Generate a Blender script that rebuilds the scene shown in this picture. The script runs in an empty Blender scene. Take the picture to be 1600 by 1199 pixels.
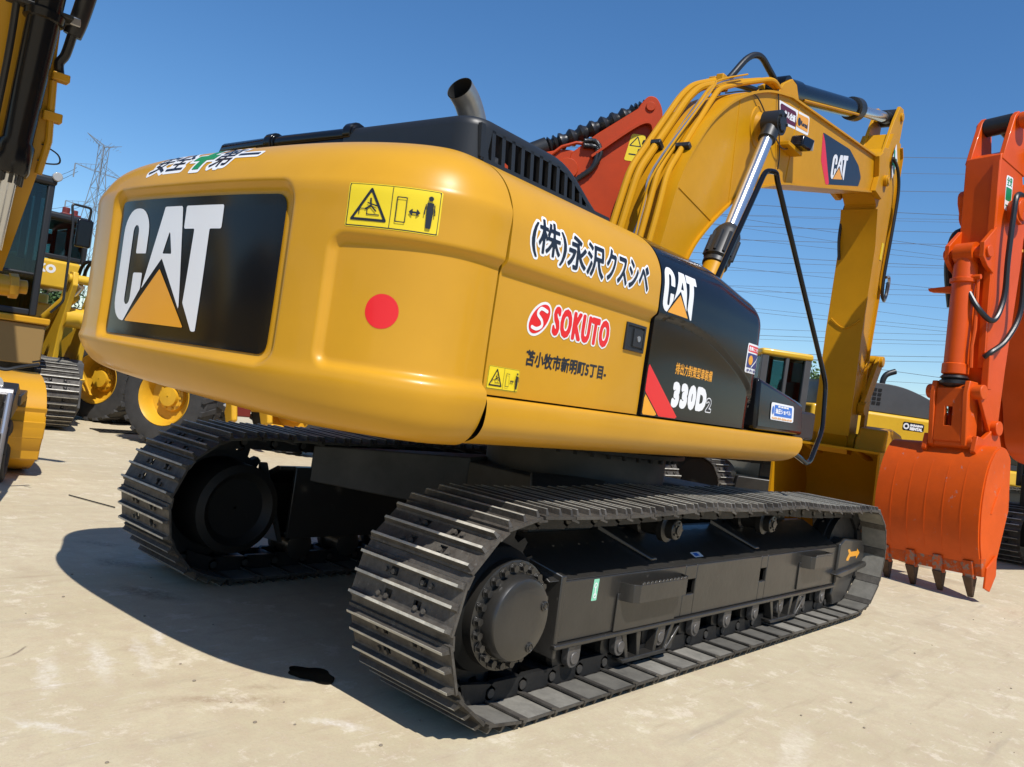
import bpy, bmesh, math, random
import numpy as np
from mathutils import Vector, Matrix
from mathutils.bvhtree import BVHTree
rnd = random.Random(7)
C = bpy.context.scene.collection
SC = bpy.context.scene
V = Vector
PI = math.pi
# ------------------------------------------------------------------ camera
cam = bpy.data.cameras.new('camera'); cam.sensor_width = 36; cam.lens = 1294.4 * 36 / 1600
cam.clip_end = 3000; cam.clip_start = 0.05
CAM = bpy.data.objects.new('camera', cam); C.objects.link(CAM); SC.camera = CAM
yw, pt, rl = 0.7250, 0.0073, 0.1452
F_ = V((math.cos(yw) * math.cos(pt), math.sin(yw) * math.cos(pt), math.sin(pt)))
R_ = V((math.sin(yw), -math.cos(yw), 0)); U_ = R_.cross(F_)
R2 = R_ * math.cos(rl) + U_ * math.sin(rl); U2 = -R_ * math.sin(rl) + U_ * math.cos(rl)
CP = V((-5.4269, -4.0143, 1.5826))
m = Matrix((R2, U2, -F_)).transposed().to_4x4(); m.translation = CP; CAM.matrix_world = m
def ray_at(x, y, d):        # world point of the place seen at photo pixel x,y, d metres deep (used for the far wires only)
    return CP + F_ * d + R2 * ((x - 800) / 1294.4 * d) - U2 * ((y - 599.5) / 1294.4 * d)
# ------------------------------------------------------------------ light
SUN = V((-0.275, -0.61, 1.0)).normalized()
sun = bpy.data.lights.new('sun', 'SUN'); sun.energy = 4.7; sun.angle = math.radians(0.53); sun.color = (1, .965, .915)
so = bpy.data.objects.new('sun', sun); C.objects.link(so); so.rotation_euler = SUN.to_track_quat('Z', 'Y').to_euler()
w = bpy.data.worlds.new('World'); SC.world = w; w.use_nodes = True
nt = w.node_tree; bg = nt.nodes['Background']; sky = nt.nodes.new('ShaderNodeTexSky'); sky.sky_type = 'NISHITA'
sky.sun_disc = False; sky.sun_elevation = math.asin(SUN.z); sky.sun_rotation = math.atan2(SUN.x, SUN.y)
sky.air_density = 1.0; sky.dust_density = 0.1; sky.ozone_density = 6; sky.altitude = 0
hs = nt.nodes.new('ShaderNodeHueSaturation'); hs.inputs['Saturation'].default_value = 1.16; nt.links.new(sky.outputs[0], hs.inputs['Color']); nt.links.new(hs.outputs[0], bg.inputs[0]); bg.inputs[1].default_value = 0.122
SC.view_settings.view_transform = 'Standard'; SC.view_settings.look = 'None'; SC.view_settings.gamma = 1
SC.view_settings.exposure = 0.14
SC.cycles.max_bounces = 6; SC.cycles.use_denoising = True
# ------------------------------------------------------------------ materials
def mat(name, col, rough=.5, metal=0, coat=0, spec=.5, noise=None, bump=None, trans=0, wear=None):
    """noise=(scale, dark factor) colour variation; bump=(scale,strength); wear=(colour, scale, threshold)"""
    M = bpy.data.materials.new(name); M.use_nodes = True; n = M.node_tree; b = n.nodes['Principled BSDF']; L = n.links.new
    b.inputs['Base Color'].default_value = (*col, 1); b.inputs['Roughness'].default_value = rough
    b.inputs['Metallic'].default_value = metal; b.inputs['Coat Weight'].default_value = coat
    b.inputs['Coat Roughness'].default_value = .06; b.inputs['Specular IOR Level'].default_value = spec
    b.inputs['Transmission Weight'].default_value = trans
    tc = n.nodes.new('ShaderNodeTexCoord'); out = None
    if noise or wear:
        mx = n.nodes.new('ShaderNodeMix'); mx.data_type = 'RGBA'
        mx.inputs['A'].default_value = (*col, 1)
        if noise:
            t = n.nodes.new('ShaderNodeTexNoise'); t.inputs['Scale'].default_value = noise[0]; t.inputs['Detail'].default_value = 6
            t.inputs['Roughness'].default_value = .65
            L(tc.outputs['Object'], t.inputs['Vector']); r = n.nodes.new('ShaderNodeMapRange')
            r.inputs['From Min'].default_value = .35; r.inputs['From Max'].default_value = .7
            L(t.outputs['Fac'], r.inputs['Value']); L(r.outputs[0], mx.inputs['Factor'])
            k = noise[1]; c2 = noise[2] if len(noise) > 2 else tuple(c * k for c in col)
            mx.inputs['B'].default_value = (*c2, 1)
            rr = n.nodes.new('ShaderNodeMapRange'); rr.inputs['To Min'].default_value = rough * .85; rr.inputs['To Max'].default_value = min(1, rough * 1.25)
            L(t.outputs['Fac'], rr.inputs['Value']); L(rr.outputs[0], b.inputs['Roughness'])
        else: mx.inputs['Factor'].default_value = 0
        out = mx.outputs['Result']
        if wear:
            m2 = n.nodes.new('ShaderNodeMix'); m2.data_type = 'RGBA'; t2 = n.nodes.new('ShaderNodeTexNoise')
            t2.inputs['Scale'].default_value = wear[1]; t2.inputs['Detail'].default_value = 8; t2.inputs['Roughness'].default_value = .7
            L(tc.outputs['Object'], t2.inputs['Vector']); r2 = n.nodes.new('ShaderNodeMapRange')
            r2.inputs['From Min'].default_value = wear[2]; r2.inputs['From Max'].default_value = wear[2] + .08
            L(t2.outputs['Fac'], r2.inputs['Value']); L(r2.outputs[0], m2.inputs['Factor'])
            L(out, m2.inputs['A']); m2.inputs['B'].default_value = (*wear[0], 1); out = m2.outputs['Result']
        L(out, b.inputs['Base Color'])
    if bump:
        t3 = n.nodes.new('ShaderNodeTexNoise'); t3.inputs['Scale'].default_value = bump[0]; t3.inputs['Detail'].default_value = 4
        L(tc.outputs['Object'], t3.inputs['Vector']); bp = n.nodes.new('ShaderNodeBump'); bp.inputs['Strength'].default_value = bump[1]
        bp.inputs['Distance'].default_value = .01; L(t3.outputs['Fac'], bp.inputs['Height']); L(bp.outputs[0], b.inputs['Normal'])
    return M
CATY = (.58, .288, .014)
Y = mat('yellow_paint', CATY, .33, coat=.15, spec=.32, noise=(1.1, .88), bump=(1.6, .16))
YB = mat('boom_yellow_paint', (.54, .255, .005), .42, coat=.0, spec=.18, noise=(2.0, .88), bump=(4, .09))
YK = mat('bright_yellow_paint', (.72, .43, .025), .4, coat=.15, noise=(1.6, .85), bump=(6, .05))
YBK = mat('bucket_interior_yellow', (.45, .22, .02), .55, noise=(3, .6))
OR = mat('orange_paint', (.64, .078, .002), .40, coat=.06, spec=.3, noise=(1.8, .85), bump=(5, .05))
ORW = mat('orange_bucket_paint', (.66, .088, .003), .48, coat=.03, spec=.3, noise=(2.5, .8), wear=((.30, .24, .22), 7, .63), bump=(8, .12))
ORE = mat('scraped_orange_edge', (.60, .085, .005), .5, spec=.3, noise=(6, .6), wear=((.22, .17, .14), 14, .52), bump=(25, .25))
BK = mat('black_gloss_paint', (.007, .007, .008), .13, spec=.28, noise=(2, .8), bump=(3, .03))
BKS = mat('black_satin_plastic', (.016, .017, .018), .42, noise=(4, .8), bump=(60, .03))
FR = mat('undercarriage_black_paint', (.026, .024, .021), .34, coat=.25, noise=(5, .75), wear=((.10, .09, .075), 7, .66), bump=(22, .12))
FRI = mat('dusty_grey_frame', (.085, .078, .066), .6, noise=(4, .7))
TS = mat('track_shoe_steel', (.080, .072, .060), .55, metal=.1, noise=(14, .5, (.036, .030, .024)), wear=((.11, .10, .085), 24, .6), bump=(70, .25))
TI = mat('sunlit_shoe_inner_steel', (.19, .178, .15), .6, noise=(9, .6), wear=((.20, .18, .15), 30, .62), bump=(50, .15))  # inner faces painted paler to stand in for sunlight on the plates
TG = mat('worn_sunlit_grouser_steel', (.50, .475, .40), .45, metal=.12, noise=(18, .6), bump=(60, .2))  # worn tops, painted brighter still to stand in for sun on the ridges
TC = mat('track_chain_steel', (.018, .0175, .0165), .5, metal=.2, noise=(10, .6), bump=(30, .2))
CAP = mat('roller_cap_steel', (.14, .13, .12), .45, metal=.4, noise=(12, .6))
DRK = mat('shade_black_drum', (.010, .010, .009), .55, spec=.25)  # drum painted near black to stand in for the shade inside the track
CAPD = mat('pin_end_steel', (.07, .065, .058), .45, metal=.3, noise=(12, .6))
CH = mat('chrome_rod', (.62, .64, .67), .22, metal=.9)
GAL = mat('exhaust_steel', (.40, .39, .37), .38, metal=.75, noise=(8, .75))
RB = mat('black_rubber_hose', (.013, .013, .014), .38, bump=(60, .1))
TY = mat('tyre_rubber', (.03, .029, .028), .75, noise=(6, 1.6), bump=(30, .2))
DK = mat('dark_void', (.004, .004, .004), .9)
GL = mat('tinted_glass', (.05, .09, .09), .06, coat=.6, spec=.8)
WH = mat('white_decal', (.80, .80, .80), .35, coat=.2)
RD = mat('red_decal', (.72, .012, .014), .35, coat=.2)
NK = mat('black_decal', (.012, .014, .020), .35, coat=.1)
YS = mat('yellow_sticker', (.80, .60, .015), .4)
ORT = mat('orange_logo_decal', (.80, .34, .012), .35, coat=.2)
GN = mat('green_decal', (.01, .22, .07), .4)
BL = mat('blue_decal', (.03, .16, .55), .4)
NV = mat('navy_decal', (.03, .04, .16), .4)
TEAL = mat('mint_sticker', (.25, .62, .42), .5)
MAR = mat('maroon_decal', (.10, .006, .02), .4)
TUS = mat('worn_tooth_steel', (.09, .05, .03), .6, metal=.3, noise=(10, .5))
LAMP = mat('lamp_lens', (.35, .35, .34), .15, coat=.5)
REDM = mat('dull_red_beacon', (.16, .02, .015), .5)
GREYH = mat('grey_hood_paint', (.075, .078, .08), .45, noise=(4, .8))
SIL = mat('silver_metal', (.45, .45, .46), .3, metal=.8)
LEAF = mat('leaf_green', (.055, .11, .025), .7, noise=(1.5, .5))
BARK = mat('bark', (.08, .055, .035), .9)
WIRE = mat('wire_metal', (.05, .055, .07), .6)
PYL = mat('galvanised_lattice', (.22, .24, .26), .5, metal=.3)
SEAM = mat('panel_gap_black', (.008, .007, .005), .8)
# ------------------------------------------------------------------ mesh builder
class MB:
    def __init__(s): s.v = []; s.f = []; s.m = []; s.k = 0
    def add(s, vs, fs, M=None):
        o = len(s.v)
        s.v += [tuple(M @ V(v)) if M is not None else tuple(v) for v in vs]
        for f in fs: s.f.append([i + o for i in f]); s.m.append(s.k)
        return s
    def box(s, lo, hi, M=None):
        x0, y0, z0 = lo; x1, y1, z1 = hi
        return s.hexa([(x0, y0, z0), (x1, y0, z0), (x1, y1, z0), (x0, y1, z0), (x0, y0, z1), (x1, y0, z1), (x1, y1, z1), (x0, y1, z1)], M)
    def hexa(s, p, M=None):
        return s.add(p, [(3, 2, 1, 0), (4, 5, 6, 7), (0, 1, 5, 4), (1, 2, 6, 5), (2, 3, 7, 6), (3, 0, 4, 7)], M)
    def cyl(s, a, b, r0, r1=None, n=24, cap=True):
        a = V(a); b = V(b); r1 = r0 if r1 is None else r1; d = (b - a).normalized()
        u = d.orthogonal().normalized(); w_ = d.cross(u); vs = []
        for c_, r in ((a, r0), (b, r1)):
            for i in range(n):
                t = 2 * PI * i / n; vs.append(c_ + u * math.cos(t) * r + w_ * math.sin(t) * r)
        fs = [(i, (i + 1) % n, n + (i + 1) % n, n + i) for i in range(n)]
        if cap: fs += [tuple(range(n - 1, -1, -1)), tuple(range(n, 2 * n))]
        return s.add(vs, fs)
    def lathe(s, a, d, prof, n=32, cap=True):      # prof [(dist along d, radius)]
        a = V(a); d = V(d).normalized(); u = d.orthogonal().normalized(); w_ = d.cross(u); vs = []; fs = []
        for t, r in prof:
            for i in range(n):
                q = 2 * PI * i / n; vs.append(a + d * t + u * math.cos(q) * r + w_ * math.sin(q) * r)
        for j in range(len(prof) - 1):
            fs += [(j * n + i, j * n + (i + 1) % n, (j + 1) * n + (i + 1) % n, (j + 1) * n + i) for i in range(n)]
        if cap: fs += [tuple(range(n - 1, -1, -1)), tuple(range((len(prof) - 1) * n, len(prof) * n))]
        return s.add(vs, fs)
    def tube(s, pts, r, n=10, rf=None, cap=True):
        pts = [V(p) for p in pts]; vs = []; fs = []; u = None
        for i, p in enumerate(pts):
            a = pts[max(0, i - 1)]; b = pts[min(len(pts) - 1, i + 1)]; d = (b - a).normalized()
            u = d.orthogonal().normalized() if u is None else (u - d * u.dot(d)).normalized()
            w_ = d.cross(u); rr = rf(i) if rf else r
            for k in range(n):
                t = 2 * PI * k / n; vs.append(p + u * math.cos(t) * rr + w_ * math.sin(t) * rr)
        for i in range(len(pts) - 1):
            fs += [(i * n + k, i * n + (k + 1) % n, (i + 1) * n + (k + 1) % n, (i + 1) * n + k) for k in range(n)]
        if cap: fs += [tuple(range(n - 1, -1, -1)), tuple(range((len(pts) - 1) * n, len(pts) * n))]
        return s.add(vs, fs)
    def prism(s, poly, y0, y1, ax='y', M=None):     # poly in xz (ax y), yz (ax x), xy (ax z)
        mp = {'y': lambda a, b, c: (a, c, b), 'x': lambda a, b, c: (c, a, b), 'z': lambda a, b, c: (a, b, c)}[ax]
        n = len(poly); vs = [mp(a, b, y0) for a, b in poly] + [mp(a, b, y1) for a, b in poly]
        fs = [tuple(range(n)), tuple(range(2 * n - 1, n - 1, -1))] + [(i, n + i, n + (i + 1) % n, (i + 1) % n) for i in range(n)]
        return s.add(vs, fs, M)
    def strip(s, line, y0, y1, t, closed=False):    # plate following a line in xz, thickness t to the left of its direction
        n = len(line); out = []
        for i in range(n):
            a = line[(i - 1) % n] if closed or i else line[i]; b = line[(i + 1) % n] if closed or i < n - 1 else line[i]
            dx, dz = b[0] - a[0], b[1] - a[1]; l = math.hypot(dx, dz) or 1; out.append((line[i][0] - dz / l * t, line[i][1] + dx / l * t))
        vs = []
        for (a, b), (c, d) in zip(line, out): vs += [(a, y0, b), (a, y1, b), (c, y1, d), (c, y0, d)]
        fs = []
        for i in range(n if closed else n - 1):
            j = (i + 1) % n
            for k in range(4): fs.append((i * 4 + k, i * 4 + (k + 1) % 4, j * 4 + (k + 1) % 4, j * 4 + k))
        if not closed: fs += [(0, 3, 2, 1), ((n - 1) * 4, (n - 1) * 4 + 1, (n - 1) * 4 + 2, (n - 1) * 4 + 3)]
        return s.add(vs, fs)
    def sphere(s, c, r, n=12, sc=(1, 1, 1)):
        pr = [(-math.cos(PI * i / n) * r, max(1e-4, math.sin(PI * i / n) * r)) for i in range(n + 1)]
        k = len(s.v); s.lathe(c, (0, 0, 1), pr, n * 2)
        c = V(c)
        for i in range(k, len(s.v)): q = V(s.v[i]) - c; s.v[i] = tuple(c + V((q.x * sc[0], q.y * sc[1], q.z * sc[2])))
        return s
    def build(s, name, mats, parent=None, bevel=0, seg=2, ang=35, X=None, smooth=True):
        me = bpy.data.meshes.new(name); me.from_pydata(s.v if X is None else [tuple(X @ V(v)) for v in s.v], [], s.f)
        if not isinstance(mats, (list, tuple)): mats = [mats]
        for q in mats: me.materials.append(q)
        me.polygons.foreach_set('material_index', [min(i, len(mats) - 1) for i in s.m])
        bm = bmesh.new(); bm.from_mesh(me); bmesh.ops.remove_doubles(bm, verts=bm.verts, dist=1e-6) if bevel == 0 else None
        bmesh.ops.recalc_face_normals(bm, faces=bm.faces); bm.to_mesh(me); bm.free()
        if smooth:
            me.polygons.foreach_set('use_smooth', [True] * len(me.polygons)); me.set_sharp_from_angle(angle=math.radians(ang))
        o = bpy.data.objects.new(name, me); C.objects.link(o)
        if parent is not None: o.parent = parent
        if bevel:
            b = o.modifiers.new('bevel', 'BEVEL'); b.width = bevel; b.segments = seg; b.limit_method = 'ANGLE'; b.angle_limit = math.radians(40); b.harden_normals = False
        return o
def thing(name, label, cat, loc=(0, 0, 0), rot=(0, 0, 0), group=None):
    o = bpy.data.objects.new(name, None); C.objects.link(o); o.location = loc; o.rotation_euler = rot; o.empty_display_size = .2
    o['label'] = label; o['category'] = cat
    if group: o['group'] = group
    return o
def tag(o, label, cat, group=None):
    o['label'] = label; o['category'] = cat
    if group: o['group'] = group
    return o
def struct(o, kind='structure'): o['kind'] = kind; return o
def smooth_line(pts, k=6):                          # Catmull-Rom through points
    P = [V(p) if len(p) == 3 else V((*p, 0)) for p in pts]; d3 = len(pts[0]) == 3; out = []
    for i in range(len(P) - 1):
        a = P[max(0, i - 1)]; b = P[i]; c = P[i + 1]; d = P[min(len(P) - 1, i + 2)]
        for j in range(k):
            t = j / k; q = .5 * ((2 * b) + (c - a) * t + (2 * a - 5 * b + 4 * c - d) * t * t + (3 * b - a - 3 * c + d) * t ** 3)
            out.append(q)
    out.append(P[-1]); return out if d3 else [(q.x, q.y) for q in out]
def bend_line(pts, r=.06, k=4):                     # polyline with rounded corners
    P = [V(p) for p in pts]; out = [P[0]]
    for i in range(1, len(P) - 1):
        a = (P[i - 1] - P[i]); b = (P[i + 1] - P[i]); q = min(r, a.length * .45, b.length * .45); a = P[i] + a.normalized() * q; b = P[i] + b.normalized() * q
        for j in range(k + 1): t = j / k; out.append(a * (1 - t) ** 2 + P[i] * 2 * t * (1 - t) + b * t * t)
    out.append(P[-1]); return out
# ------------------------------------------------------------------ decals: signed-distance outlines cut into small cells and laid on a surface
def segs_closed(poly): a = np.array(poly, float); return np.stack([a, np.roll(a, -1, 0)], 1)
def S_poly(*polys): return np.concatenate([segs_closed(p) for p in polys]), True
def S_line(pts, closed=False): a = np.array(pts, float); s_ = np.stack([a[:-1], a[1:]], 1); return (np.concatenate([s_, [[a[-1], a[0]]]]) if closed else s_), False
def arc(cx, cy, rx, ry, a0, a1, n=12): return [(cx + rx * math.cos(math.radians(a0 + (a1 - a0) * i / n)), cy + ry * math.sin(math.radians(a0 + (a1 - a0) * i / n))) for i in range(n + 1)]
def circ(cx, cy, rx, ry=None, n=28): return arc(cx, cy, rx, ry or rx, 0, 360, n)[:-1]
def rrect(x0, y0, x1, y1, r): return arc(x1 - r, y0 + r, r, r, -90, 0, 5) + arc(x1 - r, y1 - r, r, r, 0, 90, 5) + arc(x0 + r, y1 - r, r, r, 90, 180, 5) + arc(x0 + r, y0 + r, r, r, 180, 270, 5)
_tc = {}
def S_text(body, x0, y0, x1, y1, spacing=1.0, shear=0):   # fitted into the box x0..x1, y0..y1
    key = (body, spacing, shear)
    if key not in _tc:
        c = bpy.data.curves.new('t', 'FONT'); c.body = body; c.fill_mode = 'NONE'; c.resolution_u = 3; c.space_character = spacing; c.shear = shear
        o = bpy.data.objects.new('t', c); C.objects.link(o); bpy.context.view_layer.update()
        me = bpy.data.meshes.new_from_object(o.evaluated_get(bpy.context.evaluated_depsgraph_get()))
        v = np.array([(q.co.x, q.co.y) for q in me.vertices]); e = np.array([tuple(q.vertices) for q in me.edges])
        _tc[key] = v[e]; bpy.data.objects.remove(o); bpy.data.curves.remove(c); bpy.data.meshes.remove(me)
    s_ = _tc[key]; lo = s_.reshape(-1, 2).min(0); hi = s_.reshape(-1, 2).max(0)
    return (s_ - lo) / (hi - lo) * [x1 - x0, y1 - y0] + [x0, y0], True
def sdf_mesh(spec, dil, cell):
    sg, fill = spec; lo = sg.reshape(-1, 2).min(0) - dil - cell * 1.5; hi = sg.reshape(-1, 2).max(0) + dil + cell * 1.5
    nx = int((hi[0] - lo[0]) / cell) + 2; ny = int((hi[1] - lo[1]) / cell) + 2
    X, Yg = np.meshgrid(lo[0] + np.arange(nx) * cell, lo[1] + np.arange(ny) * cell, indexing='ij'); P = np.stack([X.ravel(), Yg.ravel()], 1)
    A = sg[:, 0]; B = sg[:, 1]; D = B - A; L2 = (D ** 2).sum(1) + 1e-18; sd = np.empty(len(P))
    for i in range(0, len(P), 3000):
        q = P[i:i + 3000, None]; w_ = q - A; t = np.clip((w_ * D).sum(2) / L2, 0, 1); d = np.sqrt(((w_ - t[..., None] * D) ** 2).sum(2).min(1))
        if fill:
            y_ = q[:, :, 1]; c1 = (A[:, 1] > y_) != (B[:, 1] > y_)
            with np.errstate(divide='ignore', invalid='ignore'): xx = A[:, 0] + (y_ - A[:, 1]) / (B[:, 1] - A[:, 1]) * D[:, 0]
            ins = ((c1 & (q[:, :, 0] < xx)).sum(1) % 2) == 1; d = np.where(ins, d, -d)
        else: d = -d
        sd[i:i + 3000] = d + dil
    sd = sd.reshape(nx, ny); ins = sd > 0; vid = {}; vs = []; fs = []
    def gv(k, p):
        if k not in vid: vid[k] = len(vs); vs.append(p)
        return vid[k]
    cnt = ins[:-1, :-1].astype(int) + ins[1:, :-1] + ins[1:, 1:] + ins[:-1, 1:]
    for i, j in zip(*np.nonzero(cnt)):
        cs = ((i, j), (i + 1, j), (i + 1, j + 1), (i, j + 1)); f = []
        for q in range(4):
            a = cs[q]; b = cs[(q + 1) % 4]
            if ins[a]: f.append(gv((a, a), (lo[0] + a[0] * cell, lo[1] + a[1] * cell)))
            if ins[a] != ins[b]:
                t = sd[a] / (sd[a] - sd[b]); k = (min(a, b), max(a, b))
                f.append(gv(k, (lo[0] + (a[0] + (b[0] - a[0]) * t) * cell, lo[1] + (a[1] + (b[1] - a[1]) * t) * cell)))
        if len(f) > 2: fs.append(f)
    return vs, fs
def decal(name, parent, layers, O, U, Vv, D, bvh=None, cell=.004, h0=.0012, dh=.0006):
    """layers [(spec, dilation, material[, cell])] laid one above the other on the surface hit along D"""
    O, U, Vv, D = V(O), V(U), V(Vv), V(D).normalized(); mb = MB(); mats = []
    for li, ly in enumerate(layers):
        spec, dil, mt = ly[:3]; cl = ly[3] if len(ly) > 3 else cell
        if mt not in mats: mats.append(mt)
        vs, fs = sdf_mesh(spec, dil, cl); out = []; h = h0 + dh * li
        for a, b in vs:
            p = O + U * a + Vv * b
            if bvh is not None:
                hit, nrm, _, _ = bvh.ray_cast(p - D * .8, D, 2.0)
                if hit is not None:
                    if nrm.dot(D) > 0: nrm = -nrm
                    out.append(hit - D * h); continue
            out.append(p - D * h)
        mb.k = mats.index(mt); mb.add(out, fs)
    me = mb.build(name, mats, parent, smooth=True, ang=50)
    # make the sheet face outwards
    n = sum((pl.normal.dot(D) * pl.area for pl in me.data.polygons))
    if n > 0: me.data.flip_normals()
    return me
def bvh_of(o):
    return BVHTree.FromPolygons([v.co.copy() for v in o.data.vertices], [tuple(p.vertices) for p in o.data.polygons])
def logo_layers(x, y, h, gap=None):      # the three letters with the triangle, height h, lower left x,y
    T = lambda pts: [(x + a * h, y + b * h) for a, b in pts]
    Cc = [(.50, .60), (.50, .78)] + arc(.28, .78, .22, .22, 0, 90, 6)[1:] + arc(.22, .78, .22, .22, 90, 180, 6) + arc(.22, .2, .22, .2, 180, 270, 6) + [(.24, 0), (.48, .29), (.48, .43), (.31, .43), (.31, .24)] + arc(.255, .2, .055, .055, 0, -180, 5) + [(.20, .8)] + arc(.255, .8, .055, .055, 180, 0, 5) + [(.31, .60)]
    Aa = [(.74, 1), (1.02, 1), (1.17, .14), (.79, .56), (.50, .29)]; Ac = [(.865, .80), (.79, .60), (.935, .60)]
    Tt = [(1.08, 1), (1.62, 1), (1.62, .81), (1.46, .81), (1.46, -.02), (1.40, -.02), (1.215, .2), (1.24, .81), (1.08, .81)]
    tri = [(.78, .47), (.27, .0), (1.28, .0)]
    return [(S_poly(T(Cc), T(Aa), T(Ac), T(Tt)), 0, WH, h / 60), (S_poly(T(tri)), 0, ORT, h / 60)]
def safety_layers(x, y, w, h):           # triangle warning beside a keep-clear pictogram on yellow
    a = lambda u, v: (x + u * w, y + v * h); c = h / 40
    tri = [a(.27, .87), a(.07, .18), a(.45, .18)]
    return [(S_poly([a(0, 0), a(1, 0), a(1, 1), a(0, 1)]), 0, YS, h / 16),
            (S_line([a(.015, .03), a(.985, .03), a(.985, .97), a(.015, .97)], True), h * .012, NK, c), (S_line([a(.5, .03), a(.5, .97)]), h * .01, NK, c),
            (S_line(tri, True), h * .03, NK, c), (S_line([a(.15, .3), a(.15, .42), a(.24, .42), a(.24, .3), a(.38, .3)]), h * .012, NK, c),
            (S_line([a(.27, .66), a(.28, .5), a(.22, .42)]), h * .02, NK, c), (S_line([a(.24, .56), a(.35, .5)]), h * .015, NK, c), (S_line([a(.28, .5), a(.34, .38)]), h * .018, NK, c),
            (S_line([a(.56, .2), a(.66, .2), a(.66, .75), a(.56, .75)], True), h * .012, NK, c),
            (S_line([a(.715, .45), a(.785, .45)]), h * .022, NK, c), (S_poly([a(.73, .54), a(.73, .36), a(.69, .45)], [a(.77, .54), a(.77, .36), a(.81, .45)]), 0, NK, c),
            (S_poly(circ(*a(.90, .80), h * .055)), 0, NK, c), (S_poly([a(.87, .70), a(.93, .70), a(.927, .42), a(.922, .14), a(.905, .14), a(.90, .4), a(.895, .14), a(.878, .14), a(.873, .42)]), h * .008, NK, c),
            (S_line([a(.858, .66), a(.85, .44)]), h * .014, NK, c), (S_line([a(.942, .66), a(.95, .44)]), h * .014, NK, c)]
# ================================================================== tracks (shared builder)
PITCH_N = 50
_shoe = {}
def shoe_mesh(p, hw, key):
    """one shoe, local x along travel, y across, z outwards; p pitch, hw half width"""
    if key in _shoe: return _shoe[key]
    b = MB(); g = .004; h = p / 2 - g
    for lo, hi in ((-hw, -.125), (-.075, .075), (.125, hw)): b.box((-h, lo, .05), (h, hi, .064))
    for s_ in (-1, 1):
        y0, y1 = sorted((s_ * .125, s_ * .075))
        b.box((-h, y0, .05), (-h + .05, y1, .064)); b.box((-.03, y0, .05), (.035, y1, .064)); b.box((h - .04, y0, .05), (h, y1, .064))
    b.hexa([(h - .03, -hw, .044), (h + .034, -hw, .030), (h + .034, hw, .030), (h - .03, hw, .044), (h - .03, -hw, .058), (h + .034, -hw, .040), (h + .034, hw, .040), (h - .03, hw, .058)])
    for x in (-h + .018, .002, h - .024):
        q = hw - .008; k = len(b.v); b.k = 0
        b.prism([(x - .020, .0635), (x - .010, .070), (x - .006, .0965), (x + .006, .0965), (x + .010, .070), (x + .020, .0635)], -q, q)
        for i in range(k, len(b.v)):
            v = b.v[i]
            if v[2] > .09: b.v[i] = (v[0], v[1] * (q - .010) / q, v[2])
        b.k = 1; b.box((x - .0065, -q + .012, .0966), (x + .0065, q - .012, .0985))
    b.k = 2
    for lo, hi in ((-hw + .006, -.13), (.13, hw - .006)): b.box((-h + .004, lo, .0475), (h - .034, hi, .0498))
    b.k = 0
    for y in (-.155, -.1, .1, .155):
        for x in (-.062, .05): b.cyl((x, y, .062), (x, y, .076), .013, n=6)
    o = b.build('track_shoe', [TS, TG, TI], None, bevel=0); me = o.data; bpy.data.objects.remove(o); _shoe[key] = me; return me
def track_path(L, zc, rs, ri, rollers, sag=.012):
    """closed pitch line in xz, sprocket at -L, idler at +L"""
    pts = [(L, zc - ri)] ; P = []
    for i in range(40): P.append((-L + 2 * L * (1 - i / 40), zc - rs if False else (zc - rs) * (i / 40) + (zc - ri) * (1 - i / 40)))       # bottom, front to rear
    for i in range(40): t = math.radians(270 - 180 * i / 40); P.append((-L + rs * math.cos(t), zc + rs * math.sin(t)))                # up round the sprocket
    tops = [(-L, zc + rs)] + rollers + [(L, zc + ri)]
    for a, b in zip(tops[:-1], tops[1:]):
        n = max(6, int((b[0] - a[0]) * 16))
        for i in range(n): t = i / n; P.append((a[0] + (b[0] - a[0]) * t, a[1] + (b[1] - a[1]) * t - sag * 4 * t * (1 - t) * (b[0] - a[0])))
    for i in range(40): t = math.radians(90 - 180 * i / 40); P.append((L + ri * math.cos(t), zc + ri * math.sin(t)))
    P = np.array(P + [P[0]]); d = np.r_[0, np.cumsum(np.hypot(*np.diff(P, axis=0).T))]
    return P, d
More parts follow.
